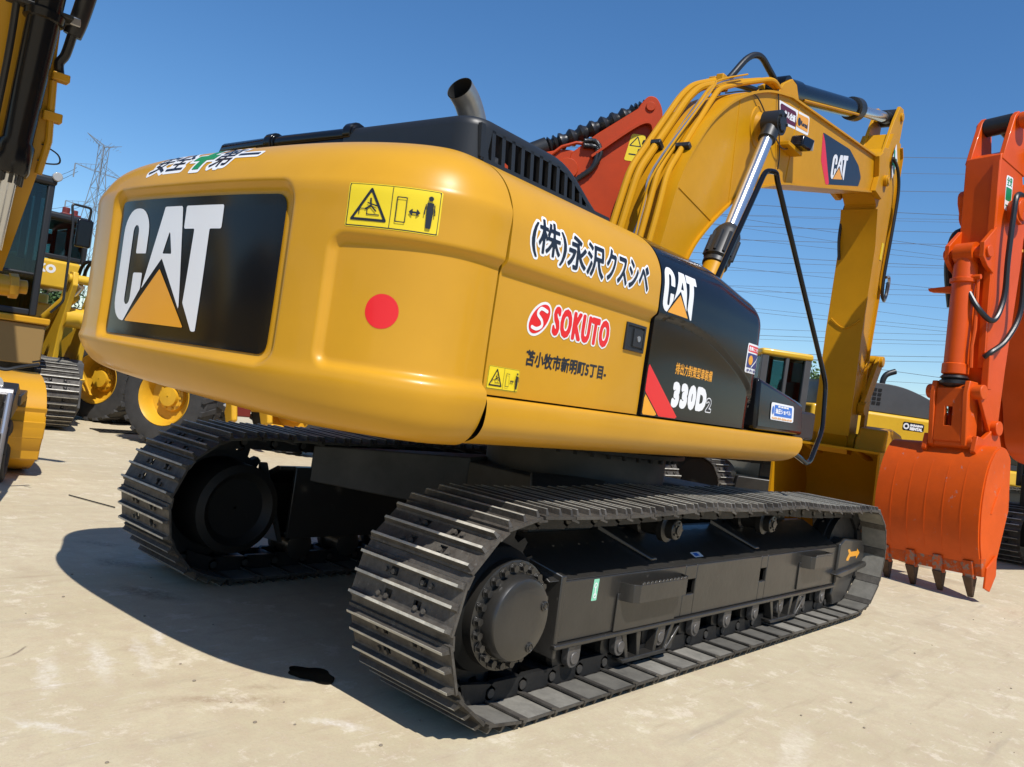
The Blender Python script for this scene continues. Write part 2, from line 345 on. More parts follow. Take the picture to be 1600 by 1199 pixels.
def make_track(parent, yc, hw, L=2.39, x0=0, zc=.525, rs=.43, ri=.40, rollers=((-.73, .975), (.71, .975)), n=PITCH_N, phase=.3, name='track', label=None, mats=None):
    P, d = track_path(L, zc, rs, ri, list(rollers)); P = P + [x0, 0]; tot = d[-1]; p = tot / n
    at = lambda s_: np.array([np.interp(s_ % tot, d, P[:, 0]), np.interp(s_ % tot, d, P[:, 1])])
    ch = MB(); me = shoe_mesh(round(p, 3), hw, (round(p, 3), hw)); roots = []
    for i in range(n):
        s0 = (i + phase) * p; a = at(s0); b = at(s0 + p); a0 = at(s0 - p); c = (a + b) / 2; t = (b - a) / np.linalg.norm(b - a)
        nrm = np.array([-t[1], t[0]])          # path runs clockwise seen from +y down: front->rear on the bottom, outward is to the
        # bottom runs toward -x: t=(-1,0) -> nrm=(0,-1) = outward (down).  good
        M = Matrix(((t[0], 0, nrm[0], c[0]), (0, 1, 0, yc), (t[1], 0, nrm[1], c[1]), (0, 0, 0, 1)))
        roots.append(M)
        for s_ in (-1, 1):
            y0 = s_ * .075; y1 = s_ * .108; lo, hi = min(y0, y1), max(y0, y1); h = p / 2
            ch.prism([(-h - .035, -.02), (-h + .01, -.045), (h - .02, -.05), (h + .028, -.02), (h + .03, .02), (h - .01, .05), (-h + .02, .05), (-h - .03, .025)], lo, hi, M=M @ Matrix.Translation((0, s_ * (.012 if i % 1 == 0 else 0), 0)))
        q = M @ V((-p / 2, 0, 0))
        ch.cyl(q + V((0, -.09, 0)), q + V((0, .09, 0)), .03, n=10); ch.k = 1; ch.cyl(q + V((0, -.128, 0)), q + V((0, .128, 0)), .024, n=12); ch.k = 0; ch.cyl(q + V((0, -.118, 0)), q + V((0, .118, 0)), .038, n=12)
    tr = ch.build(name, mats or [TC, CAPD], parent, ang=40)
    if label: tr['label'] = label
    for M in roots:
        o = bpy.data.objects.new('track_shoe', me); C.objects.link(o); o.parent = tr; o.matrix_local = M
    return tr
# ================================================================== the main machine
EX = thing('excavator', 'large yellow tracked excavator with black rear logo panel filling the picture, parked on the concrete', 'excavator')
HY = .055
def hp(o): o.rotation_euler.z = HY; return o
YO, YI = 1.628, .932; YC = (YO + YI) / 2; HW = (YO - YI) / 2
trk = {}
for s_ in (-1, 1):
    trk[s_] = make_track(EX, s_ * YC, HW, phase=.3 if s_ < 0 else .62)
    # track frame: box beam with sloping top, windowed outer plate, lower lip
    b = MB(); f = lambda y: s_ * y
    def bx(x0, x1, y0, y1, z0, z1): b.box((x0, min(f(y0), f(y1)), z0), (x1, max(f(y0), f(y1)), z1))
    xs = [-1.92, -.61, -.46, .52, .63, 2.06]
    for i in range(5):
        if i in (1, 3): bx(xs[i], xs[i + 1], 1.42, 1.45, .30, .44); bx(xs[i], xs[i + 1], 1.42, 1.45, .535, .63)
        else: bx(xs[i], xs[i + 1], 1.42, 1.45, .30, .63)
    b.prism([(f(1.45), .632), (f(1.40), .66), (f(1.12), .80), (f(1.08), .80), (f(1.08), .775), (f(1.40), .625)], -2.02, 2.06, 'x')
    bx(-1.9, 2.06, 1.05, 1.08, .28, .80); bx(-1.9, 2.04, 1.08, 1.40, .30, .32)
    b.hexa([(-1.92, f(1.46), .22), (-1.95, f(1.08), .25), (-1.92, f(1.06), .25), (-1.89, f(1.46), .22), (-1.93, f(1.46), .66), (-2.2, f(1.08), .83), (-2.14, f(1.06), .83), (-1.89, f(1.46), .66)])
    bx(-1.93, 2.06, 1.405, 1.475, .272, .298)
    for x in (-1.0, .46): b.hexa([(x - .16, f(1.10), .803), (x + .0, f(1.10), .803), (x + .10, f(1.40), .668), (x + .03, f(1.40), .668), (x - .16, f(1.10), .84), (x + .0, f(1.10), .84), (x + .10, f(1.40), .685), (x + .03, f(1.40), .685)])
    fr = b.build('track_frame', FR, EX, bevel=.006)
    # steps
    for x0, x1, z0, z1 in ((-1.36, -.66, .42, .585), (1.25, 1.80, .44, .60)):
        st = MB(); pl = [(x0, 1.45), (x0 + .03, 1.53), (x0 + .07, 1.55), (x1 - .10, 1.55), (x1 - .02, 1.51), (x1, 1.45)]
        for i in range(len(pl) - 1):
            (xa, ya), (xb, yb) = pl[i], pl[i + 1]; zt = z1 if i != 0 else z1
            st.hexa([(xa, f(ya), z0 + .06), (xb, f(yb), z0 + .06), (xb, f(yb - .014), z0 + .06), (xa, f(ya - .014), z0 + .06), (xa, f(ya), z1), (xb, f(yb), z1), (xb, f(yb - .014), z1), (xa, f(ya - .014), z1)])
        n = 12
        for i in range(n):
            x = x0 + .08 + (x1 - x0 - .18) * i / n; st.prism([(x, z1), (x + .018, z1 + .016), (x + .03, z1 + .016), (x + .04, z1)], *sorted((f(1.536), f(1.55))))
        st.box((x0 - .02, min(f(1.452), f(1.462)), z0 - .12), (x1 - .04, max(f(1.452), f(1.462)), z0 + .1))
        st.build('step', FR, fr, bevel=.003)
    # lower rollers with end caps, guards, carriers
    for x in (-1.72, -1.27, -.83, -.38, .07, .52, .97, 1.41, 1.84):
        r = MB(); r.lathe((x, f(1.12), .205), (0, s_, 0), [(0, .07), (.01, .105), (.05, .105), (.06, .085), (.22, .085), (.23, .108), (.27, .108), (.28, .07)], 22); ro = r.build('track_roller', FR, fr)
        c_ = MB(); c_.prism([(x - .055, .28), (x + .055, .28), (x + .055, .2)] + arc(x, .2, .055, .055, 0, -180, 8)[1:-1] + [(x - .055, .2)], *sorted((f(1.41), f(1.455)))); c_.cyl((x, f(1.45), .2), (x, f(1.464), .2), .034, n=16)
        c_.build('roller_cap', CAP, ro, bevel=.004)
    for x in (-.98, 1.05):
        g = MB()
        for dx in (-.30, -.14, .10, .26): g.hexa([(x + dx * .75, f(1.46), .12), (x + dx * .75 + .03, f(1.46), .12), (x + dx * .75 + .03, f(1.40), .12), (x + dx * .75, f(1.40), .12), (x + dx, f(1.46), .28), (x + dx + .05, f(1.46), .28), (x + dx + .05, f(1.40), .28), (x + dx, f(1.40), .28)])
        g.hexa([(x - .26, f(1.47), .10), (x + .24, f(1.47), .10), (x + .24, f(1.38), .10), (x - .26, f(1.38), .10), (x - .28, f(1.47), .125), (x + .27, f(1.47), .125), (x + .27, f(1.38), .125), (x - .28, f(1.38), .125)])
        g.hexa([(x + .2, f(1.47), .11), (x + .24, f(1.47), .10), (x + .24, f(1.38), .10), (x + .2, f(1.38), .11), (x + .34, f(1.47), .25), (x + .36, f(1.47), .25), (x + .36, f(1.38), .25), (x + .34, f(1.38), .25)])
        g.build('track_guide', FR, fr, bevel=.004)
    for x in (-.73, .71):
        r = MB(); r.lathe((x, f(1.10), .855), (0, s_, 0), [(0, .05), (.01, .085), (.07, .085), (.08, .065), (.20, .065), (.21, .092), (.25, .092), (.26, .065), (.31, .065), (.315, .06), (.32, .03), (.33, .03), (.331, .001)], 26)
        for i in range(5): a = 2 * PI * i / 5; r.cyl((x + .046 * math.cos(a), f(1.41), .855 + .046 * math.sin(a)), (x + .046 * math.cos(a), f(1.425), .855 + .046 * math.sin(a)), .008, n=6)
        r.build('carrier_roller', FR, fr); 
        r = MB(); r.box((x - .05, min(f(1.05), f(1.14)), .76), (x + .05, max(f(1.05), f(1.14)), .9)); r.build('roller_bracket', FR, fr, bevel=.006)
    # sprocket + final drive
    sp = MB(); n = 21; pr = []
    for i in range(n):
        for k, rr in ((0, .375), (.3, .375), (.45, .425), (.75, .425), (.92, .375)): a = 2 * PI * (i + k) / n; pr.append((-2.39 + rr * math.cos(a), .525 + rr * math.sin(a)))
    sp.prism(pr, *sorted((f(1.25), f(1.31)))); sp.build('sprocket', TC, EX, bevel=0)
    fd = MB(); cx, cz = -2.39, .525; fd.k = 1
    fd.lathe((cx, f(.92), cz), (0, s_, 0), [(.06, .01), (.05, .20), (0, .25), (.02, .30), (.44, .315), (.50, .305), (.53, .275), (.545, .262)], 56, cap=False); fd.k = 0; fd.lathe((cx, f(.92), cz), (0, s_, 0), [(.545, .262), (.60, .262), (.604, .25), (.606, .205)], 56, cap=False)
    fd.lathe((cx, f(1.52), cz), (0, s_, 0), [(0, .205), (.06, .203), (.078, .192), (.085, .175), (.088, .10), (.089, .001)], 56, cap=False)
    for i in range(22):
        a = 2 * PI * i / 22; q = (cx + .232 * math.cos(a), cz + .232 * math.sin(a)); fd.cyl((q[0], f(1.518), q[1]), (q[0], f(1.552), q[1]), .0185, n=6); fd.cyl((q[0], f(1.516), q[1]), (q[0], f(1.529), q[1]), .026, n=14)
    fdo = fd.build('final_drive', [FR, DRK], EX, ang=30)
    for a in (20, -62):
        a = math.radians(a); q = (cx + .155 * math.cos(a), cz + .155 * math.sin(a)); d_ = MB(); d_.lathe((q[0], f(1.604), q[1]), (0, s_, 0), [(0, .024), (.008, .024), (.010, .019), (.006, .017), (.006, .012), (.011, .011), (.012, .001)], 18, cap=False); d_.build('drain_plug', FR, fdo)
    # idler + yoke guard with arrow
    d_ = MB(); d_.lathe((2.39, f(1.18), .525), (0, s_, 0), [(0, .1), (.01, .36), (.06, .36), (.065, .38), (.135, .38), (.14, .36), (.19, .36), (.2, .1)], 40); d_.cyl((2.39, f(1.12), .525), (2.39, f(1.42), .525), .07); d_.build('idler_wheel', TC, EX)
    y0 = MB(); y0.prism([(2.06, .30), (2.06, .655), (2.16, .70), (2.62, .665), (2.70, .60), (2.72, .50), (2.66, .44), (2.2, .40)], *sorted((f(1.36), f(1.475))))
    y0.prism([(2.05, .42), (2.70, .47), (2.735, .445), (2.70, .42), (2.1, .36), (1.95, .40)], *sorted((f(1.30), f(1.51))))
    y0.prism([(2.1, .40), (2.62, .42), (2.42, .17), (2.28, .11), (2.12, .11), (2.06, .2)], *sorted((f(1.33), f(1.455))))
    yo = y0.build('idler_guard', FR, EX, bevel=.014, seg=3)
    if s_ < 0:
        decal('arrow_decal', yo, [(S_poly([(2.25, .50), (2.25, .515), (2.30, .56), (2.25, .60), (2.31, .60), (2.34, .575), (2.50, .575), (2.50, .60), (2.58, .555), (2.50, .50), (2.50, .53), (2.34, .53), (2.31, .495)]), 0, ORT)], (0, -1.475, 0), (1, 0, 0), (0, 0, 1), (0, 1, 0), cell=.01)
        decal('mint_tag', fr, [(S_poly([(-1.63, .50), (-1.58, .50), (-1.575, .62), (-1.625, .62)]), 0, TEAL), (S_line(circ(-1.603, .585, .012), True), .003, WH), (S_line([(-1.603, .573), (-1.603, .53)]), .004, WH), (S_line(circ(-1.603, .527, .012), True), .003, WH)], (0, -1.45, 0), (1, 0, 0), (0, 0, 1), (0, 1, 0), cell=.004)
        decal('white_tag', fr, [(S_poly([(-.42, 0), (-.30, 0), (-.30, .05), (-.42, .05)]), 0, WH), (S_poly([(-.40, .01), (-.34, .01), (-.34, .04), (-.40, .04)]), 0, BL)], (0, -1.40, .66), (1, 0, 0), (0, .89, .445), (0, .445, -.89), cell=.01)
# car body
b = MB(); b.cyl((0, 0, .98), (0, 0, 1.22), .72, n=48); b.cyl((0, 0, 1.22), (0, 0, 1.30), .80, n=48)
b.prism([(-.9, -.8), (.9, -.8), (.9, .8), (-.9, .8)], .60, 1.0, 'z')
for sx in (-1, 1):
    for sy in (-1, 1):
        x0, x1 = sx * .55, sx * 1.5
        b.hexa([(sx * .3, sy * .55, .62), (sx * .9, sy * .3, .62), (sx * 1.78, sy * 1.06, .70), (sx * 1.18, sy * 1.06, .70), (sx * .3, sy * .55, 1.03), (sx * .9, sy * .3, 1.03), (sx * 1.78, sy * 1.06, .97), (sx * 1.18, sy * 1.06, .97)])
b.build('car_body', FRI, EX, bevel=.012)
b = MB(); b.cyl((0, 0, 1.225), (0, 0, 1.255), .86, n=48)
for i in range(40): a = 2 * PI * i / 40; b.cyl((.79 * math.cos(a), .79 * math.sin(a), 1.19), (.79 * math.cos(a), .79 * math.sin(a), 1.225), .018, n=6)
b.build('swing_bearing', TC, EX)
# ---------------- house shell
def grid_part(name, P, mt, parent, ang=50):       # P[i][j] points
    b = MB(); n = len(P); k = len(P[0]); b.add([q for r in P for q in r], [(i * k + j, (i + 1) * k + j, (i + 1) * k + j + 1, i * k + j + 1) for i in range(n - 1) for j in range(k - 1)])
    return b.build(name, mt, parent, ang=ang)
sst = lambda a, b, x: (lambda t: t * t * (3 - 2 * t))(min(1, max(0, (x - a) / (b - a))))
def prof_interp(pr, step):
    q = smooth_line(pr, 10); d = [0]
    for a, b in zip(q[:-1], q[1:]): d.append(d[-1] + math.hypot(b[0] - a[0], b[1] - a[1]))
    n = int(d[-1] / step); t = np.linspace(0, d[-1], n + 1); return list(zip(np.interp(t, d, [a[0] for a in q]), np.interp(t, d, [a[1] for a in q])))
cw_prof = prof_interp([(1.318, .42), (1.310, .24), (1.314, .14), (1.342, .078), (1.40, .032), (1.475, .006), (1.522, -.002), (1.55, .002), (1.60, .008), (1.80, .010), (2.05, .008), (2.20, .006), (2.30, .002), (2.345, .018), (2.42, .058), (2.48, .112), (2.53, .19), (2.56, .28), (2.58, .45)], .0125)
A_, B_, N_ = .62, 1.5, 2.7
ol = []
for i in range(2001):
    t = -PI / 2 + PI * i / 2000; c_, s__ = math.cos(t), math.sin(t)
    ol.append((-3.005 - A_ * max(0, c_) ** (2 / N_), B_ * math.copysign(abs(s__) ** (2 / N_), s__)))
ol = np.array(ol); dd = np.r_[0, np.cumsum(np.hypot(*np.diff(ol, axis=0).T))]; ns = 370
ss = np.linspace(0, dd[-1], ns); px_ = np.interp(ss, dd, ol[:, 0]); py_ = np.interp(ss, dd, ol[:, 1])
tx = np.gradient(px_); ty = np.gradient(py_); ln = np.hypot(tx, ty); nx_ = -ty / ln; ny_ = tx / ln
nx_[0] = nx_[-1] = 0; ny_[0] = -1; ny_[-1] = 1
def rbox(u, v, cu, cv, hu, hv, r):      # signed distance (negative inside) of a rounded box
    du, dv = abs(u - cu) - hu + r, abs(v - cv) - hv + r
    return math.hypot(max(du, 0), max(dv, 0)) + min(max(du, dv), 0) - r
P = []
for i in range(ns):
    row = []; s_ = min(ss[i], ss[-1] - ss[i])
    for z, ins in cw_prof:
        e = ins
        if 1.5 < z < 2.4:
            e += .034 * (1 - sst(-.03, .018, rbox(py_[i], z, -.02, 1.925, .765, .388, .085)))
            e += .028 * (1 - sst(-.02, .018, rbox(ss[i], z, 0, 1.835, .79, .262, .06)))
        e_ = e; lift = max(0, py_[i] + .9) * .036 * (1 - sst(1.36, 1.60, z)); row.append((px_[i] - nx_[i] * e_, py_[i] - ny_[i] * e_, z + lift))
    P.append(row)
# check the outline normal points outwards
if nx_[ns // 2] > 0:
    P = []
CW = hp(grid_part('counterweight', P, Y, EX)); cwb = bvh_of(CW)
# dark rear logo panel
pl = [(S_poly(rrect(-.70, 1.575, .725, 2.262, .05)), 0, BK, .02)]
pan = decal('logo_panel', CW, pl, (-3.7, 0, 0), (0, -1, 0), (0, 0, 1), (1, 0, 0), cwb, h0=.006)
# small lip around the panel, lettering
decal('logo_decal', CW, logo_layers(-.625, 1.645, .575), (-3.7, 0, 0), (0, -1, 0), (0, 0, 1), (1, 0, 0), cwb, h0=.0085)
q = V((.41, -.912, 0)); D45 = V((.912, .41, 0))
decal('warning_sticker', CW, safety_layers(-.19, 2.135, .385, .175), (-3.50, -1.265, 0), q, (0, 0, 1), D45, cwb)
decal('red_dot_sticker', CW, [(S_poly(circ(0, 1.815, .070)), 0, RD, .012)], (-3.53, -1.29, 0), q, (0, 0, 1), D45, cwb)
sl = V((-.66, 0, .75)).normalized(); Us = V((0, -1, 0)); Vs = V((.66, 0, .75)).normalized()
Os = V((-3.53, 0, 2.47)); Ds = V((.75, 0, -.66)).normalized()
lay = [(S_text('安全', -.46, -.085, -.13, .085), .020, WH), (S_text('第一', .10, -.085, .42, .085), .020, WH), (S_poly([(-.10, -.03), (-.035, -.03), (-.035, -.10), (.035, -.10), (.035, -.03), (.10, -.03), (.10, .03), (.035, .03), (.035, .10), (-.035, .10), (-.035, .03), (-.10, .03)]), .012, WH),
       (S_text('安全', -.46, -.085, -.13, .085), .0018, NK, .0028), (S_text('第一', .10, -.085, .42, .085), .0018, NK, .0028), (S_poly([(-.09, -.025), (-.028, -.025), (-.028, -.092), (.028, -.092), (.028, -.025), (.09, -.025), (.09, .025), (.028, .025), (.028, .092), (-.028, .092), (-.028, .025), (-.09, .025)]), 0, GN)]
decal('lettering', CW, lay, Os, Us, Vs, Ds, cwb, cell=.004)
# side panels: profile shared, x ranges
door_prof = prof_interp([(1.548, .055), (1.552, .042), (1.57, .038), (1.80, .038), (2.02, .036), (2.055, .036), (2.08, .030), (2.10, .006), (2.125, .0), (2.20, .002), (2.28, .006), (2.35, .022), (2.42, .058), (2.48, .112), (2.53, .19), (2.56, .28), (2.58, .45)], .02)
def side_panel(name, x0, x1, mt, sgn=-1, prof=door_prof, n=24, warp=None):
    P = []
    for i in range(n + 1):
        x = x0 + (x1 - x0) * i / n; P.append([(x, sgn * (1.5 - e), z) for z, e in prof])
    edge0 = [(x0 + .004, sgn * (1.5 - e - .05), z) for z, e in prof]; edge1 = [(x1 - .004, sgn * (1.5 - e - .05), z) for z, e in prof]
    return hp(grid_part(name, [edge0] + P + [edge1], mt, EX, ang=40))
door = side_panel('engine_door', -2.993, -1.688, Y); db = bvh_of(door)
side_panel('left_door', -2.993, .0, Y, 1)
OY = (0, -1.7, 0); UX = (1, 0, 0); UZ = (0, 0, 1); DY = (0, 1, 0)
tx_ = [('(株)', -2.855, 2.17, -2.595, 2.34), ('永沢', -2.575, 2.175, -2.27, 2.325), ('クスシベ', -2.245, 2.185, -1.83, 2.335)]
lay = [(S_text(t, a, b_, c_, d_), .0145, WH) for t, a, b_, c_, d_ in tx_] + [(S_text(t, a, b_, c_, d_), .0042 if t != '(株)' else .003, NK) for t, a, b_, c_, d_ in tx_]
decal('lettering', door, lay, OY, UX, UZ, DY, db, cell=.0035)
el = [(-2.675 + .085 * math.cos(math.radians(a)) * .75 + .035 * math.sin(math.radians(a)), 1.915 + .07 * math.sin(math.radians(a))) for a in range(0, 360, 12)]
lay = [(S_poly(el), .012, WH), (S_text('SOKUTO', -2.565, 1.865, -2.09, 1.985, 1.2), .0165, WH), (S_poly(el), 0, RD), (S_text('SOKUTO', -2.565, 1.865, -2.09, 1.985, 1.2), .0082, RD),
       (S_line(smooth_line([(-2.628, 1.955), (-2.675, 1.962), (-2.695, 1.935), (-2.66, 1.91), (-2.655, 1.885), (-2.69, 1.868), (-2.725, 1.872)], 5)), .008, WH)]
decal('lettering', door, lay, OY, UX, UZ, DY, db, cell=.0035)
decal('lettering', door, [(S_text('苫小牧市新明町5丁目-', -2.73, 1.70, -2.055, 1.768, 1.02), .0028, NK)], OY, UX, UZ, DY, db, cell=.0028)
decal('warning_sticker', door, safety_layers(-2.975, 1.572, .215, .10), OY, UX, UZ, DY, db)
# latch
b = MB(); b.k = 0
for lo, hi in (((-1.93, 1.875), (-1.915, 2.02)), ((-1.745, 1.875), (-1.73, 2.02)), ((-1.915, 1.875), (-1.745, 1.89)), ((-1.915, 2.005), (-1.745, 2.02))): b.box((lo[0], -1.474, lo[1]), (hi[0], -1.452, hi[1]))
b.box((-1.915, -1.466, 1.89), (-1.745, -1.4625, 2.005)); b.box((-1.85, -1.474, 1.90), (-1.755, -1.464, 1.995)); lt = b.build('door_latch', BKS, door, bevel=.003)
b = MB(); b.cyl((-1.80, -1.472, 1.945), (-1.80, -1.478, 1.945), .016, n=18); b.build('keyhole', SIL, lt)
# black front cover with its sweeping crease
ARC = smooth_line([(-1.75, 2.09), (-1.36, 2.10), (-.95, 2.05), (-.53, 1.93), (-.28, 1.81), (-.15, 1.66), (-.09, 1.5), (-.07, 1.3)], 6)
az = lambda x: float(np.interp(x, [a[0] for a in ARC], [a[1] for a in ARC]))
fp = prof_interp([(1.548, .012), (1.552, .003), (1.57, .0), (1.80, .0), (2.1, .0), (2.20, .002), (2.28, .006), (2.35, .022), (2.42, .058), (2.48, .112), (2.53, .19), (2.56, .28), (2.58, .45)], .009)
P = []; r = .22; xs_ = [(x, 0) for x in np.linspace(-1.672, -.30, 120)] + [(-.30 + r * math.sin(u), r * (1 - math.cos(u))) for u in np.linspace(.12, PI / 2, 12)] + [(-.08, .22 + k * .1) for k in range(1, 7)]
def fdrop(x): return 0
for x, e2 in xs_:
    row = []
    for z, e in fp:
        dz = z - az(x); k = .020 * (1 - sst(-.012, .008, dz))
        zz = z if z < 2.2 else 2.2 + (z - 2.2) * (1 - .28 * sst(-.9, -.1, x))
        row.append((x, -(1.5 - max(e, 0) - e2 - k), zz))
    P.append(row)
P.insert(0, [(-1.668, y + .05, z) for (x, y, z) in P[0]])
cov = hp(grid_part('front_cover', P, BK, EX, ang=45)); cb = bvh_of(cov)
decal('logo_decal', cov, logo_layers(-1.645, 2.13, .245), OY, UX, UZ, DY, cb)
decal('stripe_decal', cov, [(S_poly([(-1.665, 1.835), (-1.665, 1.68), (-1.475, 1.553), (-1.24, 1.553)]), 0, RD, .02), (S_poly([(-1.665, 1.67), (-1.665, 1.553), (-1.49, 1.553)]), 0, ORT, .02)], OY, UX, UZ, DY, cb)
decal('lettering', cov, [(S_text('排出力對策型車裝備', -1.35, 1.808, -.86, 1.873), .0011, ORT)], OY, UX, UZ, DY, cb, cell=.0017)
decal('lettering', cov, [(S_text('330D', -1.335, 1.63, -.91, 1.75, 1.2), .0150, WH), (S_text('2', -.885, 1.625, -.82, 1.70), .009, WH), (S_text('2', -.885, 1.625, -.82, 1.70), .003, NK)], OY, UX, UZ, DY, cb, cell=.0035)
lay = [(S_poly([(-.43, 1.92), (-.15, 1.92), (-.15, 2.115), (-.43, 2.115)]), 0, WH, .02), (S_poly(rrect(-.415, 2.06, -.165, 2.103, .008)), 0, RD), (S_text('危険につき立入', -.405, 2.068, -.175, 2.095), .001, WH, .0025),
       (S_poly([(-.415, 1.955), (-.165, 1.955), (-.165, 2.05), (-.415, 2.05)]), 0, NV), (S_poly(circ(-.36, 2.005, .035, .032)), 0, ORT), (S_line([(-.34, 1.96), (-.22, 2.045)]), .004, WH), (S_poly(circ(-.21, 1.99, .024, .028)), 0, WH), (S_text('さわるな', -.41, 1.93, -.20, 1.945), .0012, NV, .0025)]
decal('caution_sticker', cov, lay, OY, UX, UZ, DY, cb)
# tool box ahead of it, sill below
b = MB(); b.hexa([(-.072, -1.49, 1.552), (.885, -1.49, 1.552), (.885, -.62, 1.552), (-.072, -.62, 1.552), (-.072, -1.47, 1.915), (.86, -1.47, 1.80), (.86, -.62, 1.80), (-.072, -.62, 1.915)]); tb = hp(b.build('tool_box', BK, EX, bevel=.03, seg=4))
decal('blue_sticker', tb, [(S_poly([(.17, 1.64), (.64, 1.64), (.64, 1.765), (.17, 1.765)]), 0, WH, .02), (S_poly([(.235, 1.67), (.60, 1.67), (.60, 1.75), (.235, 1.75)]), 0, BL, .01), (S_text('油圧ショベル', .26, 1.69, .57, 1.725), .002, WH), (S_text('安全運転', .30, 1.735, .52, 1.747), .0012, WH, .0025), (S_text('NO.03-256-018', .20, 1.648, .60, 1.660), .001, ORT, .0025), (S_poly(circ(.205, 1.71, .018, .03)), 0, BL)],
      (0, -1.505, 0), UX, UZ, DY, bvh_of(tb), cell=.004, h0=.004)
sp_ = prof_interp([(1.330, .42), (1.322, .22), (1.326, .13), (1.355, .05), (1.40, .012), (1.45, .0), (1.50, .0), (1.528, .006), (1.537, .02), (1.539, .07)], .012)
P = []
for i in range(61):
    t = i / 60; row = []
    for z, e in sp_:
        xe = .88 if z > 1.5 else .88 - .34 * (1 - math.sqrt(max(0, 1 - ((1.5 - z) / .178) ** 2)) if z > 1.323 else 1)
        x = -2.995 + (xe + 2.995) * t; row.append((x, -(1.5 - e), z))
    P.append(row)
P.append([(x - .01, y + .06, z) for x, y, z in P[-1]]); P.append([(x - .03, y + .5, z) for x, y, z in P[-1]])
hp(grid_part('side_sill', P, Y, EX, ang=45))
P2 = [[(x, -y, z) for x, y, z in r] for r in P]; hp(grid_part('side_sill', P2, Y, EX, ang=45))
b = MB(); b.box((-3.0, -1.40, 1.365), (-.25, 1.40, 2.40)); b.box((-3.3, -1.0, 1.42), (-3.0, 1.0, 2.40)); b.box((-.25, -1.42, 1.365), (.82, -.5, 1.545)); b.box((-.25, -.5, 1.30), (1.0, .5, 1.8)); b.box((-.25, .5, 1.365), (1.6, 1.42, 1.5))
b.box((-3.0, -1.1, 2.40), (-.45, 1.1, 2.565)); b.box((-3.02, -1.44, 1.42), (-2.96, 1.44, 2.30)); b.box((-1.72, -1.452, 1.545), (-1.64, -1.3, 2.3))
hp(b.build('main_frame', SEAM, EX))
# engine hood with slotted side
b = MB(); hx0, hx1, hy0, hy1 = -2.95, -1.80, -1.15, .55
def hood_top(x): return 2.80 - .20 * sst(-2.35, -1.75, x) ** 1.3
P = []; rr = .13
ring = [(x, hy0) for x in np.linspace(hx1, hx0 + rr, 22)] + [(hx0 + rr - rr * math.sin(a), hy0 + rr - rr * math.cos(a)) for a in np.linspace(.15, PI / 2, 9)] + [(hx0, y) for y in np.linspace(hy0 + rr + .05, -.25, 12)]
for x, y in ring:
    h = hood_top(x); d_ = V((0, 1)) if y == hy0 else (V((1, 0)) if x == hx0 else V((hx0 + rr - x, hy0 + rr - y)).normalized())
    row = []
    for ins, z in ((.0, h - .045), (.006, h - .025), (.018, h - .01), (.04, h - .002), (.08, h), (.40, h + .004)): row.append((x + d_.x * ins, y + d_.y * ins, z))
    if y != hy0 or x < -2.93: row = [(x, y, 2.55 + (h - .05 - 2.55) * k) for k in (0, .5, 1)] + row
    else: row = [(x, y, h - .062), (x, y, h - .055), (x, y, h - .048)] + row
    P.append(row)
hood = hp(grid_part('engine_hood', P, BKS, EX, ang=45))
b = MB(); n = 14
for i in range(n + 1):
    x = -2.86 + i * (1.04 / n); b.hexa([(x - .013, hy0, 2.60), (x + .013, hy0, 2.60), (x + .013, hy0 + .02, 2.60), (x - .013, hy0 + .02, 2.60), (x - .035, hy0, hood_top(x) - .05), (x - .009, hy0, hood_top(x) - .05), (x - .009, hy0 + .02, hood_top(x) - .05), (x - .035, hy0 + .02, hood_top(x) - .05)])
b.box((-2.95 + rr * .7, hy0 - .004, 2.54), (-1.76, hy0 + .03, 2.612)); b.prism([(-2.95 + rr, 2.612), (-2.88, 2.612), (-2.90, 2.76), (-2.95 + rr * .6, 2.76)], hy0 - .001, hy0 + .02)
b.prism([(-1.84, 2.60), (-1.72, 2.56), (-1.80, hood_top(-1.8))], hy0 - .002, hy0 + .02)
b.build('side_grille', BKS, hood)
b = MB(); b.tube([(-2.9, -.26, 2.765), (-2.9, .3, 2.77), (-2.9, .90, 2.765), (-2.87, .98, 2.72), (-2.86, 1.0, 2.6)], .042, 14); b.box((-2.94, -.28, 2.57), (-2.88, .9, 2.74))
for y in (-.27, .42): b.tube([(-2.9, y - .03, 2.77), (-2.9, y + .03, 2.77)], .060, 16); b.tube([(-2.9, y - .045, 2.77), (-2.9, y - .03, 2.77)], .052, 16)
b.build('hood_rail', BK, hood, bevel=.004)
b = MB(); b.box((-2.97, .50, 2.58), (-2.93, .68, 2.735)); b.build('rail_bracket', Y, hood, bevel=.004)
ex = MB(); pth = smooth_line([(-2.66, -.9, 2.55), (-2.66, -.9, 2.70), (-2.67, -.9, 2.79), (-2.705, -.902, 2.865), (-2.77, -.91, 2.93), (-2.84, -.918, 2.965)], 5)
ex.tube(pth, .066, 32, cap=False); ex.k = 1; ex.tube(list(reversed(pth)), .062, 32, cap=False); ex.k = 0; eo = hp(ex.build('exhaust_pipe', [GAL, DK], EX))
ex = MB(); ex.cyl(pth[8], pth[9], .0595, n=24); ex.build('pipe_interior', DK, eo)
b = MB(); b.box((-1.7, -1.1, 2.55), (-.9, 1.0, 2.60)); hp(b.build('hood_deck', BKS, EX, bevel=.01))
# cab on the far side
cabz = MB(); cabz.prism([(.05, 1.5), (1.75, 1.5), (1.80, 1.9), (1.55, 2.95), (1.2, 3.08), (.15, 3.08), (.02, 2.8)], .48, 1.45); cb_ = hp(cabz.build('cab', BKS, EX, bevel=.05, seg=3))
for y in (.474, 1.456):
    g = MB(); g.prism([(.35, 1.95), (1.6, 1.95), (1.42, 2.85), (.35, 2.9)], y - .004, y + .004); g.build('window', GL, cb_)
